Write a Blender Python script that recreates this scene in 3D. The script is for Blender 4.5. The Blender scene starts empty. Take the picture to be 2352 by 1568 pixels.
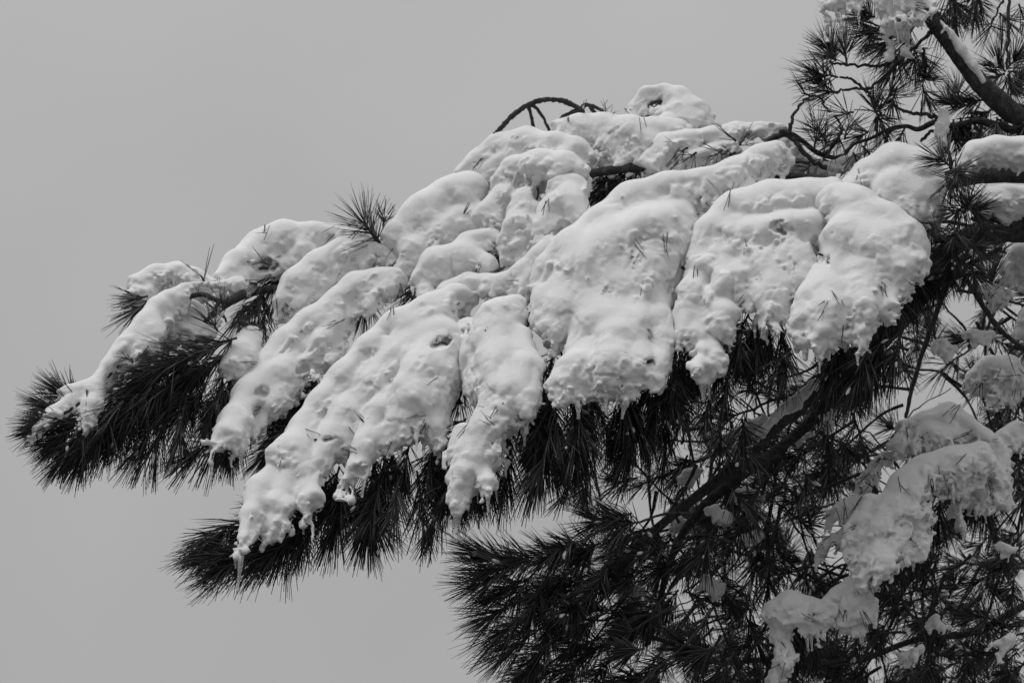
import bpy, math, random, time
import numpy as np
from mathutils import Vector

T0 = time.time()
random.seed(7)
RNG = np.random.default_rng(11)
scene = bpy.context.scene
COL = scene.collection

# ------------------------------------------------------------------ camera
PITCH = math.radians(14.0)
CAM = np.array([0.0, 0.0, 1.6])
LENS = 90.0
cam_data = bpy.data.cameras.new("camera")
cam_data.lens = LENS
cam_data.sensor_width = 36.0
cam_data.clip_start = 0.05
cam_data.clip_end = 3000.0
cam_data.dof.use_dof = True
cam_data.dof.focus_distance = 5.17
cam_data.dof.aperture_fstop = 6.3
cam = bpy.data.objects.new("camera", cam_data)
cam.location = CAM
cam.rotation_euler = (math.pi / 2 + PITCH, 0, 0)
COL.objects.link(cam)
scene.camera = cam

# ------------------------------------------------------------------ sky and sun
SUN_EL, SUN_AZ = math.radians(62), math.radians(-112)   # azimuth measured from +Y towards +X: behind the camera's left shoulder
world = bpy.data.worlds.new("World")
scene.world = world
world.use_nodes = True
wn, wl = world.node_tree.nodes, world.node_tree.links
wn.clear()
w_out = wn.new("ShaderNodeOutputWorld")
w_bg = wn.new("ShaderNodeBackground")
w_sky = wn.new("ShaderNodeTexSky")
w_sky.sky_type = 'NISHITA'
w_sky.sun_disc = False
w_sky.sun_elevation = SUN_EL
w_sky.sun_rotation = SUN_AZ
w_bw = wn.new("ShaderNodeRGBToBW")
wl.new(w_sky.outputs[0], w_bw.inputs[0])
w_tc = wn.new("ShaderNodeTexCoord")
w_sep = wn.new("ShaderNodeSeparateXYZ")
wl.new(w_tc.outputs["Generated"], w_sep.inputs[0])
def wmath(op, a, b=None, clamp=False):
    n = wn.new("ShaderNodeMath"); n.operation = op; n.use_clamp = clamp
    for i, x in enumerate((a, b)):
        if x is None: continue
        if isinstance(x, (int, float)): n.inputs[i].default_value = x
        else: wl.new(x, n.inputs[i])
    return n.outputs[0]
# overcast cloud layer: gently brighter towards the zenith, soft low-contrast cloud relief
el = wmath('MAXIMUM', w_sep.outputs[2], 0.0)
grad = wmath('ADD', wmath('MULTIPLY', wmath('POWER', el, 2.6), 7.4), 3.62)
w_no = wn.new("ShaderNodeTexNoise")
w_no.inputs["Scale"].default_value = 4.2
w_no.inputs["Detail"].default_value = 3.0
w_no.inputs["Roughness"].default_value = 0.45
wl.new(w_tc.outputs["Generated"], w_no.inputs["Vector"])
cloud = wmath('ADD', wmath('MULTIPLY', w_no.outputs[0], 0.36), 0.82)
over = wmath('MULTIPLY', grad, cloud)
thin = wmath('MULTIPLY', w_bw.outputs[0], 0.06)       # a little of the clear sky's light through the cloud
total = wmath('ADD', over, thin)
w_cmb = wn.new("ShaderNodeCombineColor")
for i in range(3): wl.new(total, w_cmb.inputs[i])
wl.new(w_cmb.outputs[0], w_bg.inputs[0])
w_bg.inputs[1].default_value = 0.1
wl.new(w_bg.outputs[0], w_out.inputs[0])

sun_data = bpy.data.lights.new("sun", 'SUN')
sun_data.energy = 1.15
sun_data.angle = math.radians(35)
sun_data.color = (1, 1, 1)
sun = bpy.data.objects.new("sun", sun_data)
sd = Vector((math.sin(SUN_AZ) * math.cos(SUN_EL), math.cos(SUN_AZ) * math.cos(SUN_EL), math.sin(SUN_EL)))
sun.rotation_euler = sd.to_track_quat('Z', 'Y').to_euler()
sun.location = (-3, -4, 9)
COL.objects.link(sun)

scene.view_settings.view_transform = 'Standard'
scene.view_settings.look = 'None'
scene.view_settings.gamma = 1.0
scene.view_settings.exposure = 0.06
scene.view_settings.use_curve_mapping = False
scene.render.engine = 'CYCLES'
scene.cycles.max_bounces = 8
scene.cycles.diffuse_bounces = 5
scene.cycles.transmission_bounces = 6
scene.cycles.use_denoising = True

# ------------------------------------------------------------------ geometry of the place
FWD = np.array([0, math.cos(PITCH), math.sin(PITCH)])
UPV = np.array([0, -math.sin(PITCH), math.cos(PITCH)])
RGT = np.array([1.0, 0, 0])
K = 36.0 / LENS / 2352.0            # metres per plan unit at one metre distance
D0 = 5.2
PX = D0 * K
def at(u, v, d):
    return CAM + d * (FWD + (u - 1176) * K * RGT + (784 - v) * K * UPV)
VF_U = [0, 300, 500, 600, 1100, 1250, 1800, 2100, 2352]
VF_V = [1010, 1060, 1120, 1260, 1150, 980, 850, 750, 700]
def dsurf(u, v, off=0.0):
    """distance of the sloping bough: it climbs away from the viewer"""
    dv = max(-60.0, np.interp(u, VF_U, VF_V) - v)
    return D0 + (0.78 * dv + off) * PX

# ------------------------------------------------------------------ materials
def mat(name):
    m = bpy.data.materials.new(name); m.use_nodes = True
    n = m.node_tree.nodes; l = m.node_tree.links
    return m, n, l, n["Principled BSDF"]
def noise(n, l, scale, detail=4, rough=0.55, coord="Object"):
    tc = n.new("ShaderNodeTexCoord"); t = n.new("ShaderNodeTexNoise")
    t.inputs["Scale"].default_value = scale; t.inputs["Detail"].default_value = detail
    t.inputs["Roughness"].default_value = rough
    l.new(tc.outputs[coord], t.inputs["Vector"])
    return t
def ramp(n, l, src, stops):
    r = n.new("ShaderNodeValToRGB")
    while len(r.color_ramp.elements) < len(stops): r.color_ramp.elements.new(0.5)
    for e, (p, c) in zip(r.color_ramp.elements, stops):
        e.position = p; e.color = (c, c, c, 1)
    l.new(src, r.inputs[0]); return r.outputs[0]

M_SNOW, n, l, b = mat("snow")
t = noise(n, l, 24, 5)
l.new(ramp(n, l, t.outputs[0], [(0.3, 0.79), (0.7, 0.84)]), b.inputs["Base Color"])
b.inputs["Roughness"].default_value = 0.65
b.inputs["Specular IOR Level"].default_value = 0.25
t2 = noise(n, l, 330, 5, 0.75)
bp = n.new("ShaderNodeBump"); bp.inputs["Strength"].default_value = 0.65; bp.inputs["Distance"].default_value = 0.004
l.new(t2.outputs[0], bp.inputs["Height"])
l.new(bp.outputs[0], b.inputs["Normal"])

M_ICE, n, l, b = mat("wet_ice")
b.inputs["Base Color"].default_value = (0.9, 0.9, 0.9, 1)
b.inputs["Roughness"].default_value = 0.16
b.inputs["IOR"].default_value = 1.31
b.inputs["Transmission Weight"].default_value = 0.75
t2 = noise(n, l, 160, 2)
bp = n.new("ShaderNodeBump"); bp.inputs["Strength"].default_value = 0.5; bp.inputs["Distance"].default_value = 0.003
l.new(t2.outputs[0], bp.inputs["Height"]); l.new(bp.outputs[0], b.inputs["Normal"])

M_NEEDLE, n, l, b = mat("pine_needle")
geo = n.new("ShaderNodeNewGeometry")
l.new(ramp(n, l, geo.outputs["Random Per Island"], [(0.0, 0.007), (0.5, 0.028), (1.0, 0.13)]), b.inputs["Base Color"])  # random tone per needle; the pale end puts lit-needle highlights into the colour
b.inputs["Roughness"].default_value = 0.5
b.inputs["Specular IOR Level"].default_value = 0.35

M_BARK, n, l, b = mat("pine_bark")
t = noise(n, l, 70, 6, 0.65)
l.new(ramp(n, l, t.outputs[0], [(0.3, 0.02), (0.55, 0.06), (0.8, 0.13)]), b.inputs["Base Color"])
b.inputs["Roughness"].default_value = 0.85
b.inputs["Specular IOR Level"].default_value = 0.2
t2 = noise(n, l, 120, 5, 0.7)
bp = n.new("ShaderNodeBump"); bp.inputs["Strength"].default_value = 0.9; bp.inputs["Distance"].default_value = 0.006
l.new(t2.outputs[0], bp.inputs["Height"]); l.new(bp.outputs[0], b.inputs["Normal"])

M_GROUND, n, l, b = mat("trodden_snow_ground")
t = noise(n, l, 0.6, 6)
l.new(ramp(n, l, t.outputs[0], [(0.38, 0.06), (0.55, 0.12), (0.7, 0.40)]), b.inputs["Base Color"])  # unseen ground, toned dark to cut the light bounced up onto the snow
b.inputs["Roughness"].default_value = 0.9

# ------------------------------------------------------------------ mesh helpers
def new_mesh(name, verts, faces, mats, smooth=True, mat_index=None):
    """verts (n,3), faces (m,k) with k constant or a list of such arrays"""
    me = bpy.data.meshes.new(name)
    fl = faces if isinstance(faces, list) else [faces]
    nv = len(verts)
    loops = np.concatenate([f.reshape(-1) for f in fl]).astype(np.int32)
    tot = np.concatenate([np.full(len(f), f.shape[1], np.int32) for f in fl])
    start = np.concatenate([[0], np.cumsum(tot)[:-1]]).astype(np.int32)
    me.vertices.add(nv); me.vertices.foreach_set("co", np.asarray(verts, np.float32).reshape(-1))
    me.loops.add(len(loops)); me.loops.foreach_set("vertex_index", loops)
    me.polygons.add(len(tot)); me.polygons.foreach_set("loop_start", start)
    me.polygons.foreach_set("loop_total", tot)
    if smooth: me.polygons.foreach_set("use_smooth", np.ones(len(tot), bool))
    for m in mats: me.materials.append(m)
    if mat_index is not None: me.polygons.foreach_set("material_index", mat_index.astype(np.int32))
    me.update(calc_edges=True)
    return me
def link(name, me, parent=None, loc=None):
    o = bpy.data.objects.new(name, me); COL.objects.link(o)
    if loc is not None: o.location = loc
    if parent is not None:
        o.parent = parent
    return o
def world_loc(o):
    p = np.zeros(3)
    while o is not None:
        p += np.array(o.location); o = o.parent
    return p
def put(name, verts, faces, mats, parent=None, origin=None, **kw):
    """a mesh object whose origin sits at `origin` (world); its parent is never rotated"""
    origin = verts.mean(0) if origin is None else np.asarray(origin, float)
    me = new_mesh(name, verts - origin, faces, mats, **kw)
    base = world_loc(parent) if parent is not None else np.zeros(3)
    return link(name, me, parent, origin - base)
def tag(o, label=None, cat=None, group=None, kind=None):
    if label: o["label"] = label
    if cat: o["category"] = cat
    if group: o["group"] = group
    if kind: o["kind"] = kind
    return o

# value noise on numpy arrays
_TAB = RNG.uniform(-1, 1, (32, 32, 32)).astype(np.float32)
def vnoise(p):
    i = np.floor(p).astype(np.int32); f = (p - i).astype(np.float32)
    f = f * f * f * (f * (f * 6 - 15) + 10)
    i &= 31; j = (i + 1) & 31
    x0, y0, z0 = i.T; x1, y1, z1 = j.T; fx, fy, fz = f.T
    def lx(y, z): 
        a = _TAB[x0, y, z]; return a + (_TAB[x1, y, z] - a) * fx
    a = lx(y0, z0); a += (lx(y1, z0) - a) * fy
    c = lx(y0, z1); c += (lx(y1, z1) - c) * fy
    return a + (c - a) * fz

# ------------------------------------------------------------------ tubes (branches, twigs)
def catmull(pts, per=6):
    P = np.asarray(pts, float); out = []
    Q = np.vstack([2 * P[0] - P[1], P, 2 * P[-1] - P[-2]])
    for i in range(1, len(Q) - 2):
        for t in np.linspace(0, 1, per, endpoint=False):
            a, b_, c, d = Q[i - 1], Q[i], Q[i + 1], Q[i + 2]
            out.append(0.5 * (2 * b_ + (c - a) * t + (2 * a - 5 * b_ + 4 * c - d) * t * t + (3 * b_ - a - 3 * c + d) * t ** 3))
    out.append(P[-1]); return np.array(out)
def tube(pts, sides=8, rough=0.0, seed=0):
    """pts (n,4): xyz and radius, already smooth"""
    P, R = pts[:, :3], np.maximum(pts[:, 3], 0.0004)
    T = np.gradient(P, axis=0); T /= np.linalg.norm(T, axis=1)[:, None] + 1e-12
    ref = np.array([0.31, 0.77, 0.55])
    A = np.cross(T, ref); A /= np.linalg.norm(A, axis=1)[:, None] + 1e-9
    B = np.cross(T, A)
    ang = np.linspace(0, 2 * math.pi, sides, endpoint=False)
    V = P[:, None] + (A[:, None] * np.cos(ang)[None, :, None] + B[:, None] * np.sin(ang)[None, :, None]) * R[:, None, None]
    if rough:
        q = V.reshape(-1, 3)
        k = vnoise(q * 45 + seed) * 0.6 + vnoise(q * 110 + seed) * 0.4
        V = P[:, None] + (V - P[:, None]) * (1 + rough * k.reshape(V.shape[:2]))[:, :, None]
    n = len(P); V = V.reshape(-1, 3)
    i = np.arange(n - 1)[:, None] * sides; j = np.arange(sides)[None]; j2 = (j + 1) % sides
    F = np.stack([i + j, i + j2, i + sides + j2, i + sides + j], -1).reshape(-1, 4)
    V = np.vstack([V, P[:1], P[-1:]])
    c0, c1 = len(V) - 2, len(V) - 1; e = (n - 1) * sides
    jj = np.arange(sides)
    Tt = np.vstack([np.stack([np.full(sides, c0), (jj + 1) % sides, jj], -1), np.stack([np.full(sides, c1), e + jj, e + (jj + 1) % sides], -1)])
    return V, [F, Tt]
def path3(pts, off=0.0, per=6, depth=None):
    """plan points (u, v, radius[, extra depth]) -> smooth world xyzr"""
    W = []
    for p in pts:
        e = p[3] if len(p) > 3 else 0.0
        d = (depth if depth is not None else dsurf(p[0], p[1], off)) + e * PX
        W.append([*at(p[0], p[1], d), p[2] * K * d])
    return catmull(W, per)

# ------------------------------------------------------------------ needles
NR = 0.00108
def needles(bases, dirs, lens, droop, rad=NR):
    """arrays of slender three-sided needles, curved down by `droop`"""
    n = len(bases)
    L = lens[:, None]
    ref = np.array([0.3, -0.5, 0.8])
    a = np.cross(dirs, ref); a /= np.linalg.norm(a, axis=1)[:, None] + 1e-9
    c = np.cross(dirs, a)
    down = np.array([0, 0, -1.0])
    wob = RNG.normal(0, 0.075, (n, 3))
    p0 = bases
    p1 = bases + dirs * L * 0.5 + down * droop * L * 0.10 + wob * L * 0.4
    d2 = dirs + down * droop * 0.7 + wob
    d2 /= np.linalg.norm(d2, axis=1)[:, None]
    p2 = p1 + d2 * L * 0.5
    rr = rad * RNG.uniform(0.75, 1.15, (n, 1))
    V = np.empty((n, 8, 3))
    for k in range(3):
        th = k * 2.0944
        o = a * math.cos(th) + c * math.sin(th)
        V[:, k] = p0 + o * rr * 0.9
        V[:, 3 + k] = p1 + o * rr
    o = a * 0.5
    V[:, 6] = p2 + o * rr; V[:, 7] = p2 - o * rr
    base = (np.arange(n) * 8)[:, None]
    tri = []
    for k in range(3):
        k2 = (k + 1) % 3
        tri += [[k, k2, 3 + k2], [k, 3 + k2, 3 + k]]
    tri += [[3, 4, 7], [4, 5, 7], [5, 6, 7], [5, 3, 6], [3, 7, 6]]
    tri = np.array(tri)
    F = (base[:, :, None] + tri[None]).reshape(-1, 3)
    return V.reshape(-1, 3), F
def tuft_arrays(base, axis, shoot, nlen, count, a0=62, a1=24, droop=0.25, rs=0.0026, bend=0.12):
    """one shoot with its needles; angles in degrees from the shoot at its base and at its tip"""
    axis = axis / np.linalg.norm(axis)
    tip = base + axis * shoot + np.array([0, 0, -1]) * shoot * bend
    mid = base + axis * shoot * 0.5
    S = catmull(np.array([[*base, rs], [*mid, rs * 0.9], [*tip, rs * 0.6]]), 3)
    nf = max(2, count // 2)
    t = RNG.beta(1.6, 1.0, nf); t[: nf // 6] = 1.0
    B = base + axis * shoot * t[:, None] + np.array([0, 0, -1]) * shoot * bend * (t ** 2)[:, None]
    ang = np.radians(a0 + (a1 - a0) * t + RNG.normal(0, 9, nf))
    ang[: nf // 6] = np.abs(RNG.normal(0, math.radians(a1), nf // 6))
    ph = RNG.uniform(0, 2 * math.pi, nf)
    r = np.cross(axis, [0.2, 0.3, 0.9]); r /= np.linalg.norm(r); s = np.cross(axis, r)
    D = axis * np.cos(ang)[:, None] + (r * np.cos(ph)[:, None] + s * np.sin(ph)[:, None]) * np.sin(ang)[:, None]
    B2 = np.repeat(B, 2, 0); D2 = np.repeat(D, 2, 0) + RNG.normal(0, 0.075, (nf * 2, 3))
    D2 /= np.linalg.norm(D2, axis=1)[:, None]
    L = nlen * np.repeat(RNG.uniform(0.72, 1.08, nf), 2)
    V, F = needles(B2, D2, L, droop * RNG.uniform(0.6, 1.4, (nf * 2, 1)))
    Vs, Fs = tube(S, 5)
    quads, tris = Fs
    k = len(V)
    return np.vstack([V, Vs]), [F, tris + k, quads + k], np.concatenate([np.zeros(len(F)), np.ones(len(tris) + len(quads))])
TUFTS = []
def add_tuft(parent, base, axis, shoot, nlen, count, name="needle_tuft", weight=1.0, **kw):
    V, F, mi = tuft_arrays(base, axis, shoot, nlen, count, **kw)
    if name == "needle_tuft":
        depth = float((base - CAM) @ FWD)
        TUFTS.append((weight * (count + 60) / (depth - 4.4) ** 2, parent, base, V, F, mi)); return
    return put(name, V, F, [M_NEEDLE, M_BARK], parent, origin=base, smooth=True, mat_index=mi)
def plant_tufts(limit=300):
    """the tufts that show largest become parts of their branch, the rest one mass of foliage on each branch"""
    TUFTS.sort(key=lambda t: -t[0])
    for _, parent, base, V, F, mi in TUFTS[:limit]:
        put("needle_tuft", V, F, [M_NEEDLE, M_BARK], parent, origin=base, smooth=True, mat_index=mi)
    rest = {}
    for tft in TUFTS[limit:]: rest.setdefault(tft[1].name, []).append(tft)
    for key, lst in rest.items():
        Vs, Ts, Qs, k = [], [], [], 0
        Tb = []
        for _, parent, base, V, F, mi in lst:
            Vs.append(V); Ts.append(F[0] + k); Tb.append(F[1] + k); Qs.append(F[2] + k); k += len(V)
        nT = sum(map(len, Ts)); nB = sum(map(len, Tb)) + sum(map(len, Qs))
        o = put("needle_foliage", np.vstack(Vs), [np.vstack(Ts), np.vstack(Tb), np.vstack(Qs)], [M_NEEDLE, M_BARK], lst[0][1],
                mat_index=np.concatenate([np.zeros(nT), np.ones(nB)]))
        o["kind"] = "stuff"
def plan_dir(du, dv, dd=0.0):
    a = RGT * du - UPV * dv + FWD * dd
    return a / np.linalg.norm(a)

# ------------------------------------------------------------------ snow: blended bodies on a grid, meshed with surface nets
H = 0.0032
def surface_nets(f, org, h):
    s = f < 0
    nx, ny, nz = f.shape
    c = np.zeros((nx - 1, ny - 1, nz - 1), np.int8)
    for dx in (0, 1):
        for dy in (0, 1):
            for dz in (0, 1):
                c += s[dx:nx - 1 + dx, dy:ny - 1 + dy, dz:nz - 1 + dz]
    cells = np.argwhere((c > 0) & (c < 8))
    idx = np.full(c.shape, -1, np.int32); idx[tuple(cells.T)] = np.arange(len(cells))
    acc = np.zeros((len(cells), 3), np.float32); cnt = np.zeros(len(cells), np.float32)
    corners = [(x, y, z) for x in (0, 1) for y in (0, 1) for z in (0, 1)]
    vals = {k: f[cells[:, 0] + k[0], cells[:, 1] + k[1], cells[:, 2] + k[2]] for k in corners}
    for a in corners:
        for ax in range(3):
            if a[ax]: continue
            b_ = list(a); b_[ax] = 1; b_ = tuple(b_)
            va, vb = vals[a], vals[b_]
            m = (va < 0) != (vb < 0)
            t = np.where(m, va / np.where(m, va - vb, 1), 0)
            p = np.tile(np.array(a, np.float32), (len(cells), 1)); p[:, ax] += t
            acc[m] += p[m]; cnt[m] += 1
    V = org + (cells + acc / cnt[:, None]) * h
    quads = []
    for ax in range(3):
        o1, o2 = [(1, 2), (2, 0), (0, 1)][ax]
        sl_a = [slice(None)] * 3; sl_b = [slice(None)] * 3
        sl_a[ax] = slice(0, -1); sl_b[ax] = slice(1, None)
        sa, sb = s[tuple(sl_a)], s[tuple(sl_b)]
        e = np.argwhere(sa != sb)
        ok = (e[:, o1] > 0) & (e[:, o2] > 0) & (e[:, o1] < f.shape[o1] - 1) & (e[:, o2] < f.shape[o2] - 1)
        e = e[ok]; ins = sa[tuple(e.T)]
        q = []
        for d1, d2 in ((-1, -1), (0, -1), (0, 0), (-1, 0)):
            k = e.copy(); k[:, o1] += d1; k[:, o2] += d2
            q.append(idx[tuple(k.T)])
        q = np.stack(q, -1)
        q[~ins] = q[~ins][:, ::-1]
        quads.append(q)
    return V, np.vstack(quads)
def biggest_island(V, Q):
    lab = np.arange(len(V)); E = np.vstack([Q[:, [0, 1]], Q[:, [1, 2]], Q[:, [2, 3]], Q[:, [3, 0]]])
    while True:
        m = np.minimum(lab[E[:, 0]], lab[E[:, 1]]); old = lab.copy()
        np.minimum.at(lab, E[:, 0], m); np.minimum.at(lab, E[:, 1], m)
        for _ in range(6): lab = lab[lab]
        if (lab == old).all(): break
    u, c = np.unique(lab, return_counts=True)
    keep = lab == u[c.argmax()]
    new = np.cumsum(keep) - 1
    return V[keep], new[Q[keep[Q[:, 0]]]]
def trilinear(f, Q):
    """f at fractional grid coordinates Q"""
    Q = np.clip(Q, 0, np.array(f.shape) - 1.001)
    i = Q.astype(np.int32); t = (Q - i).astype(np.float32)
    x, y, z = i.T; a, b_, c = t.T
    def e(dx, dy): 
        u0 = f[x + dx, y + dy, z]; return u0 + (f[x + dx, y + dy, z + 1] - u0) * c
    p, q = e(0, 0), e(0, 1); p = p + (q - p) * b_
    r, s_ = e(1, 0), e(1, 1); r = r + (s_ - r) * b_
    return p + (r - p) * a
def sample_field(f, org, h, P):
    q = np.round((P - org) / h).astype(int)
    ok = ((q >= 0) & (q < np.array(f.shape))).all(1)
    out = np.full(len(P), 1.0); out[ok] = f[tuple(q[ok].T)]
    return out
def prim(f, org, h, a, ra, b_, rb, k, carve=False):
    lo = np.minimum(a - ra, b_ - rb) - k - 0.004; hi = np.maximum(a + ra, b_ + rb) + k + 0.004
    i0 = np.maximum(np.floor((lo - org) / h).astype(int), 0)
    i1 = np.minimum(np.ceil((hi - org) / h).astype(int) + 1, f.shape)
    if (i1 <= i0).any(): return
    ax = [((np.arange(i0[k_], i1[k_])) * h + org[k_]).astype(np.float32) for k_ in range(3)]
    X, Y, Z = ax[0][:, None, None], ax[1][None, :, None], ax[2][None, None, :]
    ab = (b_ - a).astype(np.float32); L2 = float(ab @ ab) + 1e-12
    t = ((X - a[0]) * ab[0] + (Y - a[1]) * ab[1] + (Z - a[2]) * ab[2]) / L2
    np.clip(t, 0, 1, out=t)
    d = np.sqrt((X - a[0] - t * ab[0]) ** 2 + (Y - a[1] - t * ab[1]) ** 2 + (Z - a[2] - t * ab[2]) ** 2) - (ra + t * (rb - ra))
    sl = tuple(slice(i0[k_], i1[k_]) for k_ in range(3)); g = f[sl]
    if carve:
        d = -d; hh = np.maximum(k - np.abs(g - d), 0) / k
        f[sl] = np.maximum(g, d) + hh * hh * k * 0.25
    else:
        hh = np.maximum(k - np.abs(g - d), 0) / k
        f[sl] = np.minimum(g, d) - hh * hh * k * 0.25

SNOW_VERTS = {}
def snow(name, label, strokes, off=0.0, depth=None, flow=(-0.5, 0.85), pits=(), fringe=1.0, rough=1.0, blend=13, fine=1.0, ribs=1.0, crumbs=1.0, nb=99,
         ice=1, group=None, h=H, seedling=0, tilt=None):
    """strokes: lists of plan points (u, v, radius[, extra depth]); a body of snow that hangs together"""
    rng = np.random.default_rng(abs(hash_name(label)) % 99991)
    prims = []; pts_all = []
    for si, s in enumerate(strokes):
        W = []
        for p in s:
            e = p[3] if len(p) > 3 else 0.0
            if tilt is not None: e += 0.55 * (tilt - p[1])
            d = (depth if depth is not None else dsurf(p[0], p[1], off)) + e * PX
            W.append((at(p[0], p[1], d), p[2] * K * d))
        if si >= nb and len(W) > 1:      # a tongue grows out of the body: bury and slim its root
            p0_, r0_ = W[0]; W[0] = (p0_ + FWD * 10 * PX, r0_ * 0.92)
        pts_all += W
        if len(W) == 1: W = W * 2
        for (a, ra), (b_, rb) in zip(W[:-1], W[1:]): prims.append((a, ra, b_, rb, blend if si < nb else 15))
    P = np.array([p for p, r in pts_all]); R = np.array([r for p, r in pts_all])
    pad = 0.05
    lo = (P - R[:, None]).min(0) - pad; hi = (P + R[:, None]).max(0) + pad
    lo[2] -= 0.04
    shape = np.ceil((hi - lo) / h).astype(int) + 1
    f = np.full(shape, 0.2, np.float32)
    for a, ra, b_, rb, kb in prims: prim(f, lo, h, a, ra, b_, rb, min(kb * PX, 1.2 * max(ra, rb)))
    fl = plan_dir(flow[0], flow[1], -0.35)
    # ribs: snow piled along the needle bundles below it, running with the flow
    if ribs:
        g = np.gradient(f, h)
        m = np.abs(f) < h * 0.6
        nn = np.stack([g[0][m], g[1][m], g[2][m]], -1); nn /= np.linalg.norm(nn, axis=1)[:, None] + 1e-9
        del g
        pp = lo + np.argwhere(m) * h
        facing = nn @ FWD
        ok = (facing < 0.45) & (nn[:, 2] < 0.82)
        wgt = np.clip(0.62 - nn[:, 2], 0.004, 1) ** 1.6 * ok * np.clip(0.5 + 1.3 * vnoise(pp * 9 + 5), 0.06, 1)
        n_rib = int(ribs * min(rough, 1.3) * 1.25 * ok.sum() * h * h / 0.00125)
        if n_rib and wgt.sum() > 0:
            for j in rng.choice(len(pp), n_rib, p=wgt / wgt.sum()):
                r = rng.uniform(4.5, 12.5) * PX
                fd = fl + plan_dir(rng.normal(0, 0.5), rng.normal(0, 0.3), rng.normal(0, 0.3)) * 0.32
                tg = fd - nn[j] * (fd @ nn[j]); tg /= np.linalg.norm(tg) + 1e-9
                L = rng.uniform(18, 78) * PX
                a = pp[j] - nn[j] * r * rng.uniform(0.5, 0.95); e = a + tg * L - nn[j] * L * rng.uniform(-0.05, 0.16)
                out_ = sample_field(f, lo, h, e[None])[0] / PX
                if out_ > 6: e = a + (e - a) * max(0.12, 0.6 - out_ / 40)
                prim(f, lo, h, a, r, e, r * rng.uniform(0.3, 0.8), 4.5 * PX)
    # ragged lower rim: little lobes and drips let down from the lowest snow
    rim = []
    if fringe:
        ins = f < 0
        any_z = ins.any(2)
        zlow = np.where(any_z, ins.argmax(2), 10 ** 6)
        step = max(1, int(round(5 * PX / h)))
        for ix in range(0, f.shape[0], step):
            ys = np.where(any_z[ix])[0]
            if len(ys) == 0: continue
            for big in (0, 0, 0, 0):
                y = ys[int(rng.uniform(0, 0.75) * len(ys))]
                z = zlow[ix, y]
                if rng.random() < 0.55: continue
                a = lo + np.array([ix, y, z]) * h + rng.normal(0, 0.002, 3)
                rim.append(a)
                L = min(rng.gamma(1.3, 8.0), 34) if not big else rng.uniform(6, 18)
                r = rng.uniform(4.2, 9.0) * PX if not big else rng.uniform(7, 12) * PX
                e = a + (np.array([0, 0, -1]) * 0.8 + fl * 0.6) * L * PX * fringe
                prim(f, lo, h, a + np.array([0, 0, 0.006]), r, e, r * rng.uniform(0.3, 0.55), 3.0 * PX)
    # crumbs: grains and small clots stuck to the steeper and lower snow
    if crumbs:
        g = np.gradient(f, h)
        m = np.abs(f) < h * 0.6
        nn = np.stack([g[0][m], g[1][m], g[2][m]], -1); nn /= np.linalg.norm(nn, axis=1)[:, None] + 1e-9
        del g
        pp = lo + np.argwhere(m) * h
        patch = np.clip(0.5 + 1.6 * vnoise(pp * 19 + 11), 0, 1)
        wgt = np.clip(-0.08 - nn[:, 2], 0, 1) * ((nn @ FWD) < 0.35) * patch
        if wgt.sum() > 0:
            n_c = min(2600, int(crumbs * wgt.sum() * h * h / 0.00008))
            for j in rng.choice(len(pp), n_c, p=wgt / wgt.sum()):
                r = rng.gamma(4.0, 0.75) * PX + 0.0012
                a = pp[j] + nn[j] * r * rng.uniform(-0.6, 0.15)
                e = a + (fl + rng.normal(0, 0.5, 3)) * r * rng.uniform(0, 2.2)
                prim(f, lo, h, a, r, e, r * 0.7, 2.2 * PX)
    # hollows where the twigs show
    pit_pts = []
    for pt in pits:
        u, v, r = pt[:3]; dp = pt[3] if len(pt) > 3 else 1.2
        if r < 12: continue
        dc = depth if depth is not None else dsurf(u, v, off)
        if tilt is not None: dc += 0.55 * (tilt - v) * PX
        dd = np.linspace(dc - 0.2, dc + 0.2, 260)
        ray = np.array([at(u, v, x) for x in dd])
        val = sample_field(f, lo, h, ray)
        hit = np.where(val < 0)[0]
        if not len(hit): continue
        x = dd[hit[0]]
        for _ in range(4 if dp < 3 else 0):
            ju, jv = rng.normal(0, r * 0.55, 2)
            q = r * rng.uniform(0.3, 0.62) * PX
            a = at(u + ju, v + jv * 0.7, x - 0.012); b_ = at(u + ju + 4, v + jv * 0.7 - 8, x + r * PX * dp * rng.uniform(1.0, 2.0))
            prim(f, lo, h, a, q, b_, q * 0.8, 5 * PX, carve=True)
        if dp >= 3:
            prim(f, lo, h, at(u - r * 0.4, v + 2, x - 0.02), r * 0.7 * PX, at(u - r * 0.3, v, x + 0.12), r * 0.7 * PX, 4 * PX, carve=True)
            prim(f, lo, h, at(u + r * 0.7, v - 3, x - 0.02), r * 0.5 * PX, at(u + r * 0.7, v - 3, x + 0.12), r * 0.5 * PX, 4 * PX, carve=True)
            continue
        if r < 14: continue
        pit_pts.append((at(u, v - 3, x + r * PX * dp * 1.25), r * PX))
    # relief near the surface
    m = np.abs(f) < 0.028
    ii = np.argwhere(m)
    pts = lo + ii * h
    g = np.gradient(f, h)
    nzv = g[2][m] / np.sqrt(g[0][m] ** 2 + g[1][m] ** 2 + g[2][m] ** 2 + 1e-6)
    del g
    t = np.clip((0.88 - nzv) / 0.9, 0, 1); w = 0.16 + 0.84 * t * t * (3 - 2 * t)
    so = rng.uniform(0, 30, 3)
    # flutes: coordinates squeezed along the flow so that the relief runs down with it
    al = pts @ fl
    q = pts - 0.62 * al[:, None] * fl
    warp = vnoise(pts * 22 + so)[:, None] * 0.35
    w2 = np.clip((0.6 - nzv) / 0.85, 0, 1); w2 = w2 * w2 * (3 - 2 * w2)
    amp = float(np.clip(R.max() / (34 * PX), 0.3, 1.0))                     # small bodies carry finer relief
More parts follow.
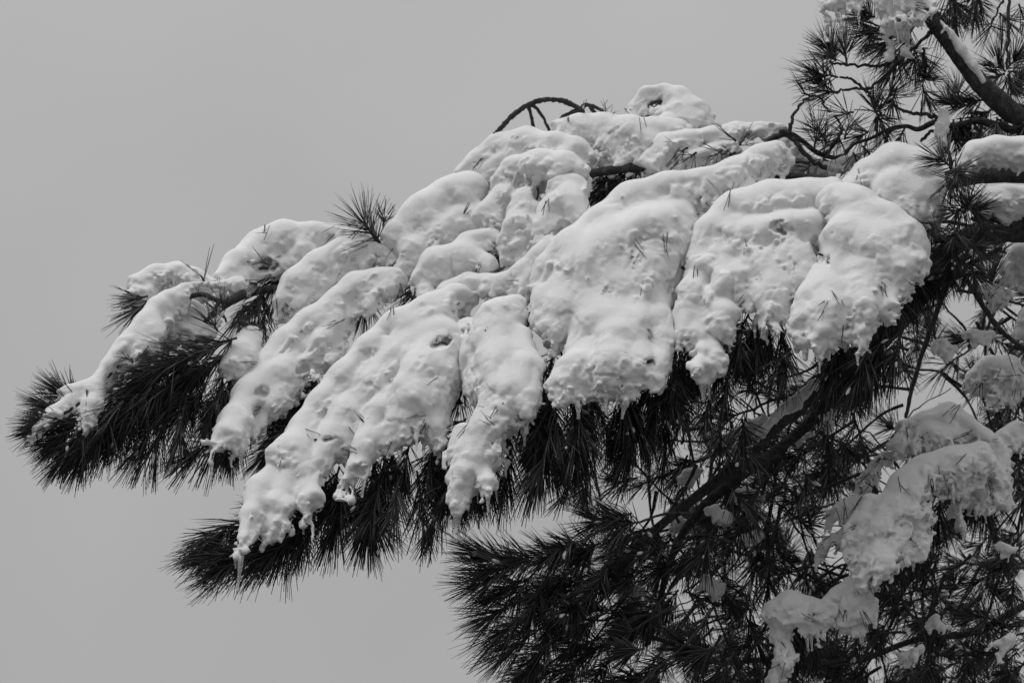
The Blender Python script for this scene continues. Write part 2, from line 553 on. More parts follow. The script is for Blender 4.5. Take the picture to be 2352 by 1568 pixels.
    wv = np.stack([0.0120 * vnoise(pts * 17 + so + 40 + 9 * k_) + 0.0060 * vnoise(pts * 43 + so + 70 + 9 * k_) + 0.0026 * vnoise(pts * 100 + so + 5 * k_) for k_ in range(3)], -1)
    f[m] = trilinear(f, ii + wv * (w2 * amp * min(rough, 1.3))[:, None] / h)
    pat = np.clip(0.55 + 1.1 * vnoise(pts * 8 + so + 21), 0.1, 1)          # texture comes in patches
    d = 0.0085 * vnoise(pts * 10 + so) + w2 * 0.0045 * vnoise(pts * 19 + so + 17)
    d += w * rough * 0.0085 * (0.36 - np.abs(vnoise(q * 22 + so + 7 + warp)))
    d += w2 * pat * rough * 0.0050 * (0.36 - np.abs(vnoise(q * 50 + so + 13 + warp)))
    d += w2 * pat * rough * fine * 0.0026 * vnoise(pts * 115 + so)
    d += (0.2 + 0.8 * w2) * fine * 0.0008 * vnoise(pts * 260 + so)
    d += np.clip(-0.05 - nzv, 0, 1) * fine * rough * 0.007 * vnoise(pts * 88 + so + 5)
    d += np.clip(0.1 - nzv, 0, 1) * fine * rough * 0.0055 * vnoise(pts * 150 + so + 3)
    ck = np.abs(vnoise(q * 13 + so + 29 + warp))                            # clefts where the snow has parted
    d += np.clip(1 - ck / 0.07, 0, 1) * w2 * pat * 0.0085
    d += w2 * pat * rough * fine * 0.0016 * vnoise(pts * 185 + so + 9)
    f[m] += (d * amp).astype(np.float32)
    for ax_ in range(3):
        for e_ in (0, -1):
            sl_ = [slice(None)] * 3; sl_[ax_] = e_; f[tuple(sl_)] = 0.05
    V, Q = surface_nets(f, lo, h)
    V, Q = biggest_island(V, Q)
    o = put(name, V, Q, [M_SNOW], None, origin=V.mean(0) * [1, 1, 0] + [0, 0, V[:, 2].min()])
    tag(o, label, "snow", group)
    # meltwater drops frozen on the rim
    if ice and rim:
        rim = np.array(rim)
        pick = rng.permutation(len(rim))[: ice * 3]
        pick = sorted(pick, key=lambda i: rim[i, 1])[:ice]
        for i in pick:
            u0 = rim[i]
            near = V[(np.abs(V[:, 0] - u0[0]) < 0.006) & (np.abs(V[:, 1] - u0[1]) < 0.010)]
            if not len(near): continue
            top = near[near[:, 2].argmin()]
            add_icicle(o, top, rng.uniform(0.012, 0.032), rng.uniform(0.0022, 0.0042), rng)
    return o, V, Q, pit_pts
def hash_name(s):
    x = 17
    for ch in s: x = (x * 131 + ord(ch)) % 1000003
    return x
def add_icicle(parent, top, L, r, rng):
    ts = np.array([-0.25, 0.0, 0.25, 0.5, 0.72, 0.86, 0.95, 1.0])
    rr = np.array([1.3, 1.15, 0.85, 0.62, 0.55, 0.7, 0.55, 0.1]) * r
    dx = rng.normal(0, 0.05, 2)
    P = np.array([[top[0] + dx[0] * L * t, top[1] + dx[1] * L * t, top[2] - L * t, q] for t, q in zip(ts, rr)])
    V, F = tube(P, 8)
    put("icicle", V, F, [M_ICE], parent, origin=top)


# ================================================================== THE SETTING
g = 600.0
gx = np.linspace(-1, 1, 61); gx = np.sign(gx) * np.abs(gx) ** 3 * g
GX, GY = np.meshgrid(gx, gx, indexing='ij')
GZ = 0.10 * vnoise(np.stack([GX * 0.35, GY * 0.35, GX * 0], -1).reshape(-1, 3)).reshape(GX.shape) - 0.1
gv = np.stack([GX, GY, GZ], -1).reshape(-1, 3)
a = np.arange(60)[:, None] * 61 + np.arange(60)[None]
gf = np.stack([a, a + 61, a + 62, a + 1], -1).reshape(-1, 4)
tag(put("ground", gv, gf, [M_GROUND], origin=(0, 0, 0)), kind="structure")

# ================================================================== THE PINE
TRUNK = at(2870, 700, 6.05)
tree = bpy.data.objects.new("pine_tree", None); COL.objects.link(tree)
tree.location = (TRUNK[0], TRUNK[1], 0)
tag(tree, "dark pine reaching in from the right with snow-laden boughs and long needles", "tree")
tp = [[TRUNK[0] + 0.10, TRUNK[1] + 0.05, -0.25, 0.24], [TRUNK[0] + 0.04, TRUNK[1], 0.5, 0.18], [TRUNK[0], TRUNK[1], 1.6, 0.16],
      [TRUNK[0] - 0.03, TRUNK[1] + 0.02, 2.8, 0.145], [TRUNK[0] + 0.05, TRUNK[1] + 0.06, 4.2, 0.12], [TRUNK[0] + 0.2, TRUNK[1], 5.8, 0.08], [TRUNK[0] + 0.22, TRUNK[1] - 0.1, 7.2, 0.03]]
V, F = tube(catmull(tp, 14), 28, 0.10)
put("trunk", V, F, [M_BARK], tree, origin=(TRUNK[0], TRUNK[1], 0))

def branch(pts, label=None, off=0.0, depth=None, sides=12, rough=0.10, name="branch", parent=None, per=8):
    W = path3(pts, off, per, depth)
    V, F = tube(W, sides, rough, seed=len(pts))
    o = put(name, V, F, [M_BARK], parent or tree, origin=W[0, :3])
    if label: o["label"] = label
    return o, W

dT = 6.0
b_main, W_main = branch([(2860, 470, 40, 420), (2600, 420, 30, 330), (2352, 398, 25, 200), (2200, 408, 23, 150), (2060, 470, 20, 60), (1900, 520, 19, 0), (1650, 590, 18, 0),
                         (1400, 660, 17, 0), (1150, 760, 15, 0), (900, 850, 12, 0), (720, 960, 10, 0), (620, 1120, 7, 0)], "snow-buried main bough", off=25)
b_back, W_back = branch([(2060, 470, 17, 40), (1900, 420, 15), (1700, 400, 14), (1500, 385, 13), (1380, 395, 11), (1250, 430, 11), (1100, 500, 10), (950, 590, 9), (800, 640, 9),
                         (660, 660, 9), (590, 668, 10), (535, 690, 9), (470, 735, 7), (430, 765, 5)], "rear bough under the upper snow", off=110)
b_tip, W_tip = branch([(560, 672, 9), (525, 690, 7), (500, 690, 6), (470, 677, 6), (440, 680, 6), (408, 697, 6), (340, 770, 6), (260, 850, 5), (190, 920, 5), (120, 965, 4)], off=30)
b_mid, W_mid = branch([(2600, 560, 40, 380), (2420, 530, 36, 330), (2300, 525, 34, 250), (2200, 570, 32, 170), (2130, 650, 29, 130), (2040, 760, 25, 120), (1960, 820, 22, 120), (1880, 895, 19, 120),
                       (1780, 980, 17, 120), (1700, 1060, 15, 130), (1600, 1140, 12, 140), (1500, 1220, 10, 150), (1420, 1290, 8, 150), (1340, 1340, 6, 150)],
                      "thick limb slanting down to the left", off=0, depth=5.3)
b_mid2, W_mid2 = branch([(2040, 770, 18, 150), (1960, 860, 15, 170), (1880, 950, 14, 180), (1790, 1030, 13, 190), (1690, 1100, 13, 200), (1610, 1170, 11, 210), (1550, 1260, 9, 220), (1510, 1400, 6, 230), (1490, 1480, 4, 230)], off=0, depth=5.35)
b_low, W_low = branch([(2860, 900, 42, 420), (2600, 950, 32, 330), (2400, 1000, 24, 250), (2250, 1040, 18, 220), (2150, 1120, 16, 200), (2080, 1220, 13, 180), (2000, 1330, 10, 170), (1900, 1390, 8, 160), (1820, 1420, 6, 150)],
                      "lower limb under the blurred snow clump", off=0, depth=5.42)
b_low2, W_low2 = branch([(2860, 1180, 34, 420), (2500, 1330, 13, 640), (2352, 1390, 9, 640), (2240, 1450, 8, 600), (2100, 1470, 7, 560), (1950, 1520, 7, 460), (1800, 1510, 6, 330), (1650, 1520, 6, 230), (1550, 1480, 5, 170), (1400, 1430, 4, 130)], off=0, depth=5.35)
b_up, W_up = branch([(2860, 560, 44, 420), (2560, 430, 38, 330), (2400, 320, 33, 260), (2330, 265, 27, 230), (2250, 190, 23, 200), (2190, 110, 20, 190), (2130, 30, 17, 180), (2080, -60, 16, 160), (2040, -130, 10, 160)],
                    "bare thick limb leaning across the upper right corner", off=0, depth=5.45)
b_thin, W_thin = branch([(2330, 300, 10, 270), (2250, 278, 8, 250), (2190, 290, 7, 245), (2150, 280, 7, 240), (2110, 297, 6, 235), (2080, 290, 5, 230), (2040, 298, 5, 225), (2000, 318, 4, 220), (1960, 332, 4, 210), (1930, 362, 5, 200), (1880, 352, 6, 180), (1840, 322, 6, 175), (1810, 308, 7, 170), (1770, 320, 6, 165), (1740, 345, 6, 160), (1680, 362, 5, 150)],
                        "thin limb with forking twigs over the sky gap", off=0, depth=5.5)
b_top, W_top = branch([(2700, 60, 24, 320), (2500, -10, 18, 280), (2352, -40, 14, 250), (2200, -30, 10, 220), (2120, -10, 7, 210)], off=0, depth=5.5)

def twig(parent, pts, depth=None, off=0.0, sides=6, per=5, name="twig", thin=1.0, kink=0.0005):
    W = path3(pts, off, per, depth)
    W[:, 3] *= thin * (1 + 0.10 * RNG.normal(0, 1, len(W)))
    W[1:-1, :3] += RNG.normal(0, kink, (len(W) - 2, 3))
    V, F = tube(W, sides, 0.14, seed=len(parent.children))
    return put(name, V, F, [M_BARK], parent, origin=W[0, :3])

# the bare arching twig that stands out against the sky
dA = dsurf(1280, 260, 130)
twig(b_back, [(1385, 330, 8), (1350, 275, 7.5), (1325, 247, 6.5), (1290, 232, 6.5), (1250, 229, 6), (1210, 243, 6), (1175, 268, 6), (1150, 295, 6), (1130, 316, 4)], depth=dA, per=8, sides=8)
twig(b_back, [(1214, 242, 7), (1219, 262, 4.5), (1225, 290, 4.5), (1228, 310, 4)], depth=dA)
twig(b_back, [(1218, 238, 6), (1235, 252, 4.5), (1250, 275, 4), (1262, 300, 4)], depth=dA)
twig(b_back, [(1330, 252, 6), (1310, 260, 5), (1290, 272, 5), (1272, 300, 5)], depth=dA)
twig(b_back, [(1333, 250, 6), (1345, 241, 5), (1362, 244, 4.5), (1384, 256, 3.5), (1400, 270, 3)], depth=dA)
twig(b_back, [(1355, 246, 5), (1368, 262, 5), (1372, 285, 4)], depth=dA)
# twigs framing the two peepholes in the highest snow
dG = dsurf(1500, 250, 120)
twig(b_back, [(1470, 268, 5), (1476, 262, 5), (1486, 265, 5), (1492, 285, 4)], depth=dG)
twig(b_back, [(1488, 248, 4), (1502, 236, 4), (1530, 234, 4)], depth=dG)
# curl of twig inside the left arch
twig(b_tip, [(505, 690, 5), (480, 730, 5), (455, 745, 5), (440, 748, 4)], depth=dsurf(470, 720, 60))
# thin limb's twigs
dU = 5.62
for pts in ([(1812, 308, 7), (1818, 275, 6), (1835, 245, 5), (1862, 222, 5), (1885, 226, 4), (1897, 250, 4), (1925, 275, 4), (1935, 300, 3)],
            [(2150, 70, 7), (2110, 100, 7), (2060, 150, 6), (2000, 200, 6), (1985, 206, 5), (1950, 205, 5), (1915, 213, 4)],
            [(1985, 206, 5), (1960, 185, 5), (1930, 178, 4)],
            [(2040, 150, 5), (1980, 150, 5), (1930, 148, 5), (1905, 140, 4)],
            [(1985, 206, 6), (2010, 235, 6), (2020, 260, 5), (2010, 300, 5)],
            [(2165, 270, 9), (2130, 265, 7), (2090, 258, 6), (2050, 240, 5)],
            [(2165, 300, 9), (2140, 300, 6), (2115, 325, 5)],
            [(2165, 262, 9), (2170, 310, 9), (2180, 360, 8), (2190, 400, 7)],
            [(1860, 375, 6), (1820, 372, 5), (1795, 378, 5), (1792, 400, 5)],
            [(1900, 385, 9), (1870, 372, 8), (1840, 345, 9), (1812, 308, 9), (1790, 302, 6)],
            [(2318, 0, 6), (2316, 60, 6), (2314, 120, 5), (2312, 160, 4)],
            [(2318, -60, 7), (2318, 0, 6)],
            [(2280, 45, 4), (2300, 10, 4), (2310, -30, 4)],
            [(2120, 110, 5), (2125, 150, 4), (2120, 185, 4)]):
    twig(b_thin, pts, depth=dU, per=6, thin=0.68, kink=0.0016)
# small twigs before the right-hand limbs and inside the thicket
for pts in ([(2230, 500, 6), (2290, 525, 6), (2352, 535, 6), (2420, 540, 6)],
            [(2230, 520, 5), (2180, 510, 5), (2140, 507, 4)],
            [(2170, 560, 7), (2250, 690, 6), (2300, 760, 6), (2352, 800, 5)],
            [(2190, 640, 8), (2240, 600, 6), (2300, 570, 5)],
            [(2200, 590, 8), (2165, 680, 7), (2125, 790, 6), (2092, 905, 5), (2080, 960, 4)]):
    twig(b_mid, pts, depth=5.36 + 0.25, per=6)

# ================================================================== SNOW
LOBES = []
def S(label, strokes, parent=None, **kw):
    o, V, Q, pits = snow(kw.pop("name", "snow_lump"), label, strokes, **kw)
    LOBES.append((o, V, Q, pits, parent or b_main, kw.get("flow", (-0.5, 0.85)), kw.get("seedling", 4)))
    return o

S("small rounded snow cap on the far left, above the arched twig",
  [[(330, 648, 24), (360, 632, 30), (405, 628, 32), (445, 640, 26), (475, 650, 16)], [(330, 665, 22), (300, 680, 8)]], b_tip, off=120, fringe=0.5, ice=0, seedling=5)
S("snow arching over the open loop at the left tip and sliding down the needles",
  [[(545, 652, 18), (505, 654, 11), (460, 656, 10), (425, 665, 14), (388, 692, 24), (362, 715, 31), (335, 750, 40), (295, 800, 40), (250, 850, 30), (222, 890, 24)],
   [(388, 705, 20), (378, 745, 15), (355, 775, 12)], [(340, 770, 40), (320, 800, 34)],
   [(215, 890, 24), (160, 900, 13), (140, 905, 9)], [(205, 900, 20), (165, 925, 15), (120, 950, 14), (90, 985, 13), (75, 1010, 7)],
   [(235, 880, 22), (215, 930, 24), (205, 965, 20), (190, 985, 10), (192, 1010, 5)]], b_tip, off=40, flow=(-0.6, 0.8), ice=2, seedling=12, fringe=0.5, ribs=0.35, blend=8)
S("shaded snow seen through the loop of the arched twig",
  [[(410, 730, 26), (440, 720, 26), (470, 760, 24), (500, 745, 14)], [(400, 760, 30), (450, 775, 20)], [(560, 700, 22), (600, 720, 26)]], b_tip, off=110, fringe=0.4, ice=0, seedling=2)
S("long snow ridge above the dark hollow, left of the upright needle tuft",
  [[(505, 640, 24), (545, 605, 38), (600, 575, 44), (660, 558, 48), (720, 552, 46), (770, 552, 40)],
   [(560, 640, 38), (525, 660, 26), (498, 670, 14), (497, 700, 8), (497, 715, 5)], [(620, 610, 34), (590, 640, 26)],
   [(700, 590, 48), (665, 615, 30)], [(628, 600, 14), (632, 640, 7)]], b_back, off=112, pits=[(612, 618, 17, 1.6)], ice=1, seedling=5)
S("diagonal snow lobe just below the upright needle tuft",
  [[(880, 580, 22), (840, 578, 36), (790, 590, 46), (740, 620, 48), (690, 660, 44), (655, 700, 34), (632, 735, 20)],
   [(790, 545, 26), (830, 560, 26)], [(740, 660, 34), (690, 705, 30), (668, 730, 16)], [(800, 620, 30), (850, 605, 20)]], b_back, off=84, pits=[(692, 690, 8)], ice=1, seedling=5)
S("snow lobe running down left to a fringe of icy drips, behind the big central lobe",
  [[(905, 640, 24), (870, 655, 40), (820, 665, 42), (780, 700, 44), (720, 750, 46), (665, 800, 44), (615, 850, 42)],
   [(780, 735, 34, -8), (742, 795, 36, -14), (708, 842, 26, -14), (690, 870, 12, -12)], [(690, 800, 36, -8), (650, 870, 40, -18), (622, 935, 34, -20), (600, 980, 22, -18), (585, 1010, 10, -16)],
   [(615, 860, 40, -6), (575, 915, 44, -14), (545, 965, 38, -16), (515, 1002, 28, -14), (488, 1022, 11, -12)], [(555, 985, 24, -20), (548, 1018, 12, -18)], [(850, 680, 28, -8), (830, 705, 16, -6)],
   [(575, 780, 30, 4), (550, 815, 32, 0), (535, 842, 22, 0)]], b_main, off=62, nb=1, blend=18, pits=[(696, 850, 13), (600, 905, 12)], ice=3, seedling=8, rough=1.0)
S("broad smooth snow mound right of the upright needle tuft",
  [[(930, 545, 50), (985, 505, 70), (1045, 465, 66), (1075, 440, 44)], [(900, 545, 26), (950, 580, 46), (930, 610, 28)], [(1010, 540, 60), (1060, 520, 56), (1100, 500, 40)]],
  b_back, off=70, ice=0, rough=0.7, fringe=0.6, seedling=2)
S("low snow shelf between the broad mound and the arm of the central lobe",
  [[(975, 640, 32), (1010, 620, 50), (1065, 605, 52), (1110, 615, 38)], [(975, 672, 26), (965, 690, 14)], [(1080, 570, 40), (1130, 550, 30)]],
  b_back, off=48, ice=0, rough=0.7, fringe=0.7, seedling=3)
S("rounded back shoulder of snow below the bare arching twig",
  [[(1060, 395, 20), (1100, 375, 32), (1150, 345, 42), (1210, 335, 42), (1270, 343, 40), (1320, 355, 34), (1355, 370, 22)], [(1090, 420, 24), (1075, 440, 12)], [(1180, 370, 40), (1120, 400, 34)], [(1340, 390, 22), (1300, 380, 40)]],
  b_back, off=112, ice=0, fringe=0.6, rough=0.8, seedling=6)
S("hooded snow hump in the middle of the upper tier",
  [[(1150, 425, 34), (1185, 400, 44), (1240, 388, 48), (1295, 392, 44), (1318, 400, 34)], [(1160, 460, 44), (1135, 500, 44), (1100, 530, 40)],
   [(1210, 470, 44), (1200, 520, 40), (1180, 560, 32), (1163, 600, 16)], [(1225, 520, 26), (1195, 585, 18)]],
  b_back, off=66, pits=[(1232, 462, 15, 1.5), (1130, 590, 20, 1.5)], ice=1, fringe=0.9, seedling=4)
S("narrow snow knob left of the dark twig window",
  [[(1290, 432, 30), (1320, 432, 26), (1310, 470, 44), (1330, 510, 42)], [(1275, 480, 34), (1255, 525, 30), (1245, 560, 20)]], b_back, off=52, ice=0, pits=[(1262, 512, 6)], seedling=4)
S("thick rear snow bank under the highest peak",
  [[(1285, 290, 16), (1330, 292, 28), (1390, 300, 40), (1445, 318, 54), (1495, 345, 46)], [(1400, 340, 36), (1450, 360, 30)], [(1500, 310, 44), (1555, 310, 36)]],
  b_back, off=120, ice=0, rough=0.6, fringe=0.6, seedling=1)
S("highest snow peak, with two peepholes framed by twigs",
  [[(1455, 245, 15), (1485, 222, 22), (1525, 215, 20), (1560, 230, 28), (1600, 262, 30), (1630, 285, 14)], [(1560, 260, 34), (1590, 285, 30), (1540, 290, 34)], [(1450, 250, 14), (1448, 285, 18)], [(1500, 250, 12), (1530, 260, 14)], [(1470, 295, 16), (1520, 290, 22)]],
  b_back, off=118, ice=0, rough=0.8, fringe=0.3, pits=[(1507, 238, 12, 3.0), (1474, 270, 12, 3.0)], blend=12, seedling=2)
S("rough snow with sprigs poking through, right of the thick rear bank",
  [[(1500, 375, 26), (1535, 350, 38), (1580, 335, 36), (1640, 320, 30), (1690, 303, 24), (1745, 298, 18), (1790, 298, 12)], [(1590, 375, 34), (1640, 360, 32), (1680, 340, 24)], [(1560, 400, 26)]],
  b_back, off=100, ice=0, rough=1.2, fringe=0.7, pits=[(1660, 350, 12, 1.5), (1700, 330, 12, 1.5)], seedling=14)
S("sagging left half of the big central lobe, reaching the lowest icicle",
  [[(1045, 690, 42), (995, 725, 52), (920, 765, 52), (855, 815, 50), (800, 870, 46), (745, 930, 42), (700, 985, 40)], [(1000, 780, 60), (930, 830, 60), (870, 890, 54)],
   [(1015, 790, 62, -22), (985, 860, 66, -26), (955, 925, 62, -26), (925, 985, 46, -24), (908, 1022, 24, -20)], [(1005, 930, 40, -12), (995, 985, 30, -14), (1002, 1015, 14, -12)],
   [(900, 900, 36, -14), (872, 960, 38, -26), (850, 1020, 36, -32), (825, 1078, 29, -30), (797, 1108, 15, -26), (779, 1121, 6, -24)],
   [(815, 890, 34, -6), (790, 950, 36, -10), (768, 1010, 36, -12), (738, 1060, 32, -12)], [(850, 850, 30, -8), (838, 910, 26, -14), (822, 960, 20, -14)],
   [(710, 985, 42, -6), (672, 1045, 52, -16), (700, 1080, 36, -20)], [(665, 1105, 50, -16), (640, 1170, 40, -20), (612, 1220, 24, -20), (600, 1245, 12, -18)], [(650, 1075, 40, -8), (604, 1130, 38, -16), (576, 1190, 30, -20), (560, 1240, 20, -20), (553, 1275, 9, -18)],
   [(708, 1105, 36, -22), (716, 1148, 28, -24), (708, 1188, 16, -20)], [(655, 1170, 32, -28), (640, 1205, 24, -26)], [(850, 1062, 20, -34), (838, 1098, 13, -34), (834, 1135, 5, -32)]],
  b_main, off=0, nb=2, blend=24, pits=[(745, 1015, 15), (1020, 790, 15, 1.5), (822, 1085, 12)], flow=(-0.42, 0.9), ice=5, seedling=14, rough=1.0)
S("right half of the big central lobe, ending in a long forked tongue",
  [[(1185, 702, 34), (1155, 735, 60), (1130, 790, 58)], [(1150, 780, 60, -4), (1150, 850, 62, -10), (1160, 910, 52, -14)], [(1150, 850, 66, -12), (1165, 915, 58, -16), (1132, 985, 50, -20), (1098, 1045, 42, -22), (1078, 1090, 32, -20), (1062, 1125, 20, -18), (1050, 1158, 7, -16)],
   [(1200, 775, 34), (1207, 850, 30, -4), (1208, 920, 32, -8), (1214, 962, 16, -8)], [(1108, 1075, 24, -26), (1122, 1106, 15, -24), (1128, 1140, 5, -22)], [(1080, 760, 34, 8), (1090, 830, 36, -4), (1095, 890, 30, -8)], [(1068, 1000, 30, -14), (1052, 1040, 16, -12)]],
  b_main, off=-36, nb=2, blend=20, pits=[(1068, 768, 13, 1.5)], flow=(-0.3, 0.95), ice=3, seedling=6, rough=1.0)
S("slender snow arm joining the two central lobes along the hidden bough",
  [[(1030, 675, 36), (1075, 658, 26), (1120, 656, 20), (1165, 652, 22), (1205, 625, 26), (1240, 585, 26), (1260, 560, 22)], [(1215, 640, 24), (1200, 670, 26)]],
  b_main, off=36, pits=[(1112, 682, 9)], ice=0, rough=0.6, fringe=0.3, seedling=1)
S("wide smooth snow lobe right of centre, ending in a thick bent finger",
  [[(1265, 610, 34), (1320, 575, 50), (1390, 525, 58), (1455, 475, 56), (1530, 450, 48), (1610, 438, 40), (1690, 405, 36), (1750, 368, 34), (1785, 345, 26)],
   [(1350, 630, 76), (1430, 585, 82), (1505, 550, 82), (1555, 510, 50)], [(1420, 670, 70), (1495, 630, 62), (1530, 600, 40)], [(1262, 640, 34, 14), (1256, 700, 30, 16), (1262, 760, 24, 14)], [(1340, 690, 58, 0), (1390, 750, 58, -8), (1405, 815, 50, -16)], [(1480, 680, 50, -2), (1465, 760, 42, -10), (1462, 820, 30, -14)], [(1330, 760, 40, -2), (1330, 820, 36, -10)],
   [(1300, 660, 46, -4), (1300, 715, 46, -8), (1276, 755, 32, -8), (1264, 785, 14, -8)], [(1355, 690, 46, -6), (1345, 745, 34, -8), (1325, 780, 20, -6)],
   [(1415, 720, 54, -12), (1412, 790, 58, -26), (1408, 845, 54, -32), (1392, 885, 34, -30), (1385, 905, 14, -28)], [(1365, 810, 44, -22), (1325, 850, 44, -24), (1298, 890, 34, -22), (1290, 925, 20, -20)],
   [(1455, 790, 42, -24), (1470, 840, 36, -26), (1468, 880, 18, -24)], [(1430, 860, 36, -36), (1440, 895, 16, -34)], [(1340, 890, 30, -26), (1335, 918, 14, -24)],
   [(1508, 680, 38, -10), (1518, 735, 29, -18), (1530, 785, 25, -20), (1523, 835, 21, -20), (1509, 880, 14, -18), (1499, 903, 7, -16)], [(1485, 725, 22, -22), (1476, 785, 17, -24)]],
  b_main, off=0, nb=7, blend=34, pits=[(1290, 815, 16, 1.6), (1500, 840, 13, 1.6)], flow=(-0.15, 1.0), ice=5, seedling=7, rough=0.9)
S("knobbly snow lobe with dark pits, hanging in ice-tipped clots right of the bent finger",
  [[(1605, 600, 38), (1640, 545, 50), (1700, 495, 56), (1775, 472, 56), (1850, 458, 46), (1910, 440, 34)], [(1690, 560, 62), (1745, 560, 62), (1810, 545, 62), (1860, 525, 50)], [(1650, 610, 48, -2), (1680, 660, 40, -8), (1640, 690, 34, -6)], [(1745, 620, 54, -4), (1765, 680, 44, -10)], [(1815, 605, 54, -2), (1825, 660, 40, -6)],
   [(1610, 620, 34, -4), (1588, 670, 32, -10), (1578, 705, 22, -10)], [(1660, 620, 40, -10), (1690, 650, 36, -18), (1700, 680, 22, -16)], [(1640, 690, 36, -8), (1668, 728, 32, -14), (1676, 758, 16, -14)], [(1580, 735, 28, -10), (1572, 765, 17, -10)], [(1612, 720, 24, 0), (1598, 770, 18, -4)],
   [(1750, 610, 48, -8), (1772, 670, 44, -14), (1765, 715, 34, -14), (1756, 750, 17, -12)], [(1825, 600, 46, -6), (1838, 660, 32, -8), (1842, 700, 18, -8)], [(1718, 650, 30, -4), (1714, 705, 20, -4)], [(1800, 690, 24, -8), (1800, 735, 14, -8)],
   [(1622, 770, 13), (1614, 812, 13), (1607, 848, 16), (1603, 870, 9)], [(1640, 785, 12), (1643, 822, 10), (1640, 845, 4)]],
  b_main, off=-28, nb=5, blend=26, pits=[(1790, 530, 13, 1.5)], flow=(-0.1, 1.0), ice=4, seedling=8, rough=1.15)
S("hanging snow skirt with a small cave, below the rounded dome at the right",
  [[(1925, 470, 44), (1970, 490, 54), (2030, 520, 54), (2075, 560, 50), (2105, 600, 30)], [(1955, 555, 64), (2015, 585, 64), (2060, 625, 42), (2080, 662, 22)], [(1925, 610, 46, 4), (1905, 680, 46, -2), (1890, 730, 36, -6)], [(1985, 640, 54, -2), (1985, 700, 40, -8)],
   [(1885, 640, 40, 8), (1868, 695, 40, 0), (1852, 745, 30, -4), (1838, 782, 11, -4)], [(1925, 660, 48, -4), (1908, 722, 44, -12), (1893, 772, 28, -14), (1876, 805, 9, -12)], [(1975, 650, 46, -4), (1988, 720, 36, -12), (1983, 768, 18, -12), (1973, 800, 6, -10)],
   [(2035, 670, 32, -6), (2050, 708, 18, -8), (2056, 730, 7, -8)], [(1940, 745, 26, -8), (1943, 780, 11, -8)], [(2118, 620, 16), (2118, 642, 7)]],
  b_main, off=-52, nb=4, blend=24, pits=[(1902, 598, 17, 2.0), (1945, 752, 12)], flow=(0.05, 1.0), ice=4, seedling=7, rough=0.95)
S("rounded snow dome at the right, highest of the front row",
  [[(1955, 445, 40), (2000, 410, 52), (2055, 390, 62), (2105, 400, 58), (2135, 440, 40)], [(2060, 450, 66), (2110, 470, 54), (2140, 490, 30)]],
  b_main, off=60, ice=0, rough=0.55, fringe=0.5, flow=(0.1, 1.0), seedling=2)
S("snow pillow along the top of the bare upper limb at the right edge",
  [[(2205, 372, 15), (2240, 352, 28), (2290, 345, 33), (2352, 348, 35), (2420, 345, 36), (2520, 360, 30)]], b_main, depth=5.38, off=0, fringe=0, ribs=0, ice=0, rough=0.6, flow=(0, 1), seedling=0)
S("snow pillow on the second limb at the right edge, below the first",
  [[(2225, 455, 12), (2260, 462, 27), (2310, 460, 32), (2380, 462, 34), (2480, 470, 34)]], b_mid, depth=5.5, fringe=0.2, ribs=0, ice=0, rough=0.8, flow=(0, 1), seedling=0)
S("blurred snow crest topping the clump at the lower right",
  [[(2075, 985, 28), (2120, 972, 30), (2180, 962, 34), (2215, 985, 34), (2260, 1010, 34)], [(2075, 1020, 28), (2130, 1010, 42), (2180, 1010, 40)]], b_low, tilt=1150, depth=5.42, ice=0, ribs=1.4, rough=1.4, pits=[(2130, 1015, 7), (2160, 1005, 6), (2110, 1040, 9)], seedling=12)
S("large drooping snow slab of the lower right clump",
  [[(2250, 1040, 36), (2190, 1065, 46), (2130, 1090, 46), (2085, 1130, 52), (2055, 1180, 52), (2030, 1235, 50), (2018, 1285, 40), (2002, 1325, 22), (1990, 1350, 12)], [(2000, 1160, 30), (1975, 1210, 26), (1972, 1250, 14)], [(2085, 1200, 40), (2085, 1250, 28), (2060, 1295, 20)],
   [(2000, 1190, 26), (1985, 1225, 18)], [(2110, 1150, 40), (2125, 1190, 22)]], b_low, tilt=1150, depth=5.36, ice=3, ribs=1.6, crumbs=2.0, rough=1.5, flow=(-0.3, 1), pits=[(2075, 1245, 13), (2045, 1300, 12)], seedling=15)
S("feathery snow slab hanging at the right of the lower right clump",
  [[(2210, 1080, 46), (2205, 1125, 36), (2190, 1150, 22)], [(2275, 1050, 44), (2285, 1100, 42), (2300, 1140, 26), (2310, 1165, 12)], [(2250, 1110, 40), (2250, 1150, 26)], [(2310, 1010, 24), (2335, 985, 20)]], b_low, tilt=1150, depth=5.44, ice=2, ribs=1.6, crumbs=2.0, rough=1.5, flow=(0, 1), pits=[(2295, 1040, 10)], seedling=12)
S("grey shaded snow tatter left of the lower right clump, upper one",
  [[(2035, 1045, 15), (2010, 1068, 15), (1988, 1095, 10), (1972, 1118, 4)], [(2020, 1050, 9), (1995, 1070, 7)], [(2005, 1085, 9), (2000, 1110, 4)]], b_low, depth=5.5, ice=0, rough=1.6, fringe=1.2, blend=5, ribs=1.0, crumbs=2.0, seedling=9)
S("grey shaded snow tatter left of the lower right clump, lower one",
  [[(1965, 1150, 13), (1930, 1165, 12), (1905, 1182, 5)], [(1962, 1155, 9), (1952, 1190, 8), (1945, 1215, 10)], [(1962, 1212, 12), (1920, 1236, 11), (1880, 1258, 4)]], b_low, depth=5.48, ice=0, rough=1.6, fringe=1.2, blend=5, ribs=1.0, crumbs=2.0, seedling=10)
S("small snow tuft below the drooping slab, with one frozen drip",
  [[(2000, 1318, 24), (1968, 1345, 32), (1932, 1372, 26), (1905, 1398, 20), (1885, 1410, 14)], [(1960, 1380, 30), (1955, 1405, 18), (1962, 1440, 6)], [(1990, 1385, 20), (2000, 1400, 10)]], b_low, depth=5.36, ice=2, rough=1.4, seedling=5)
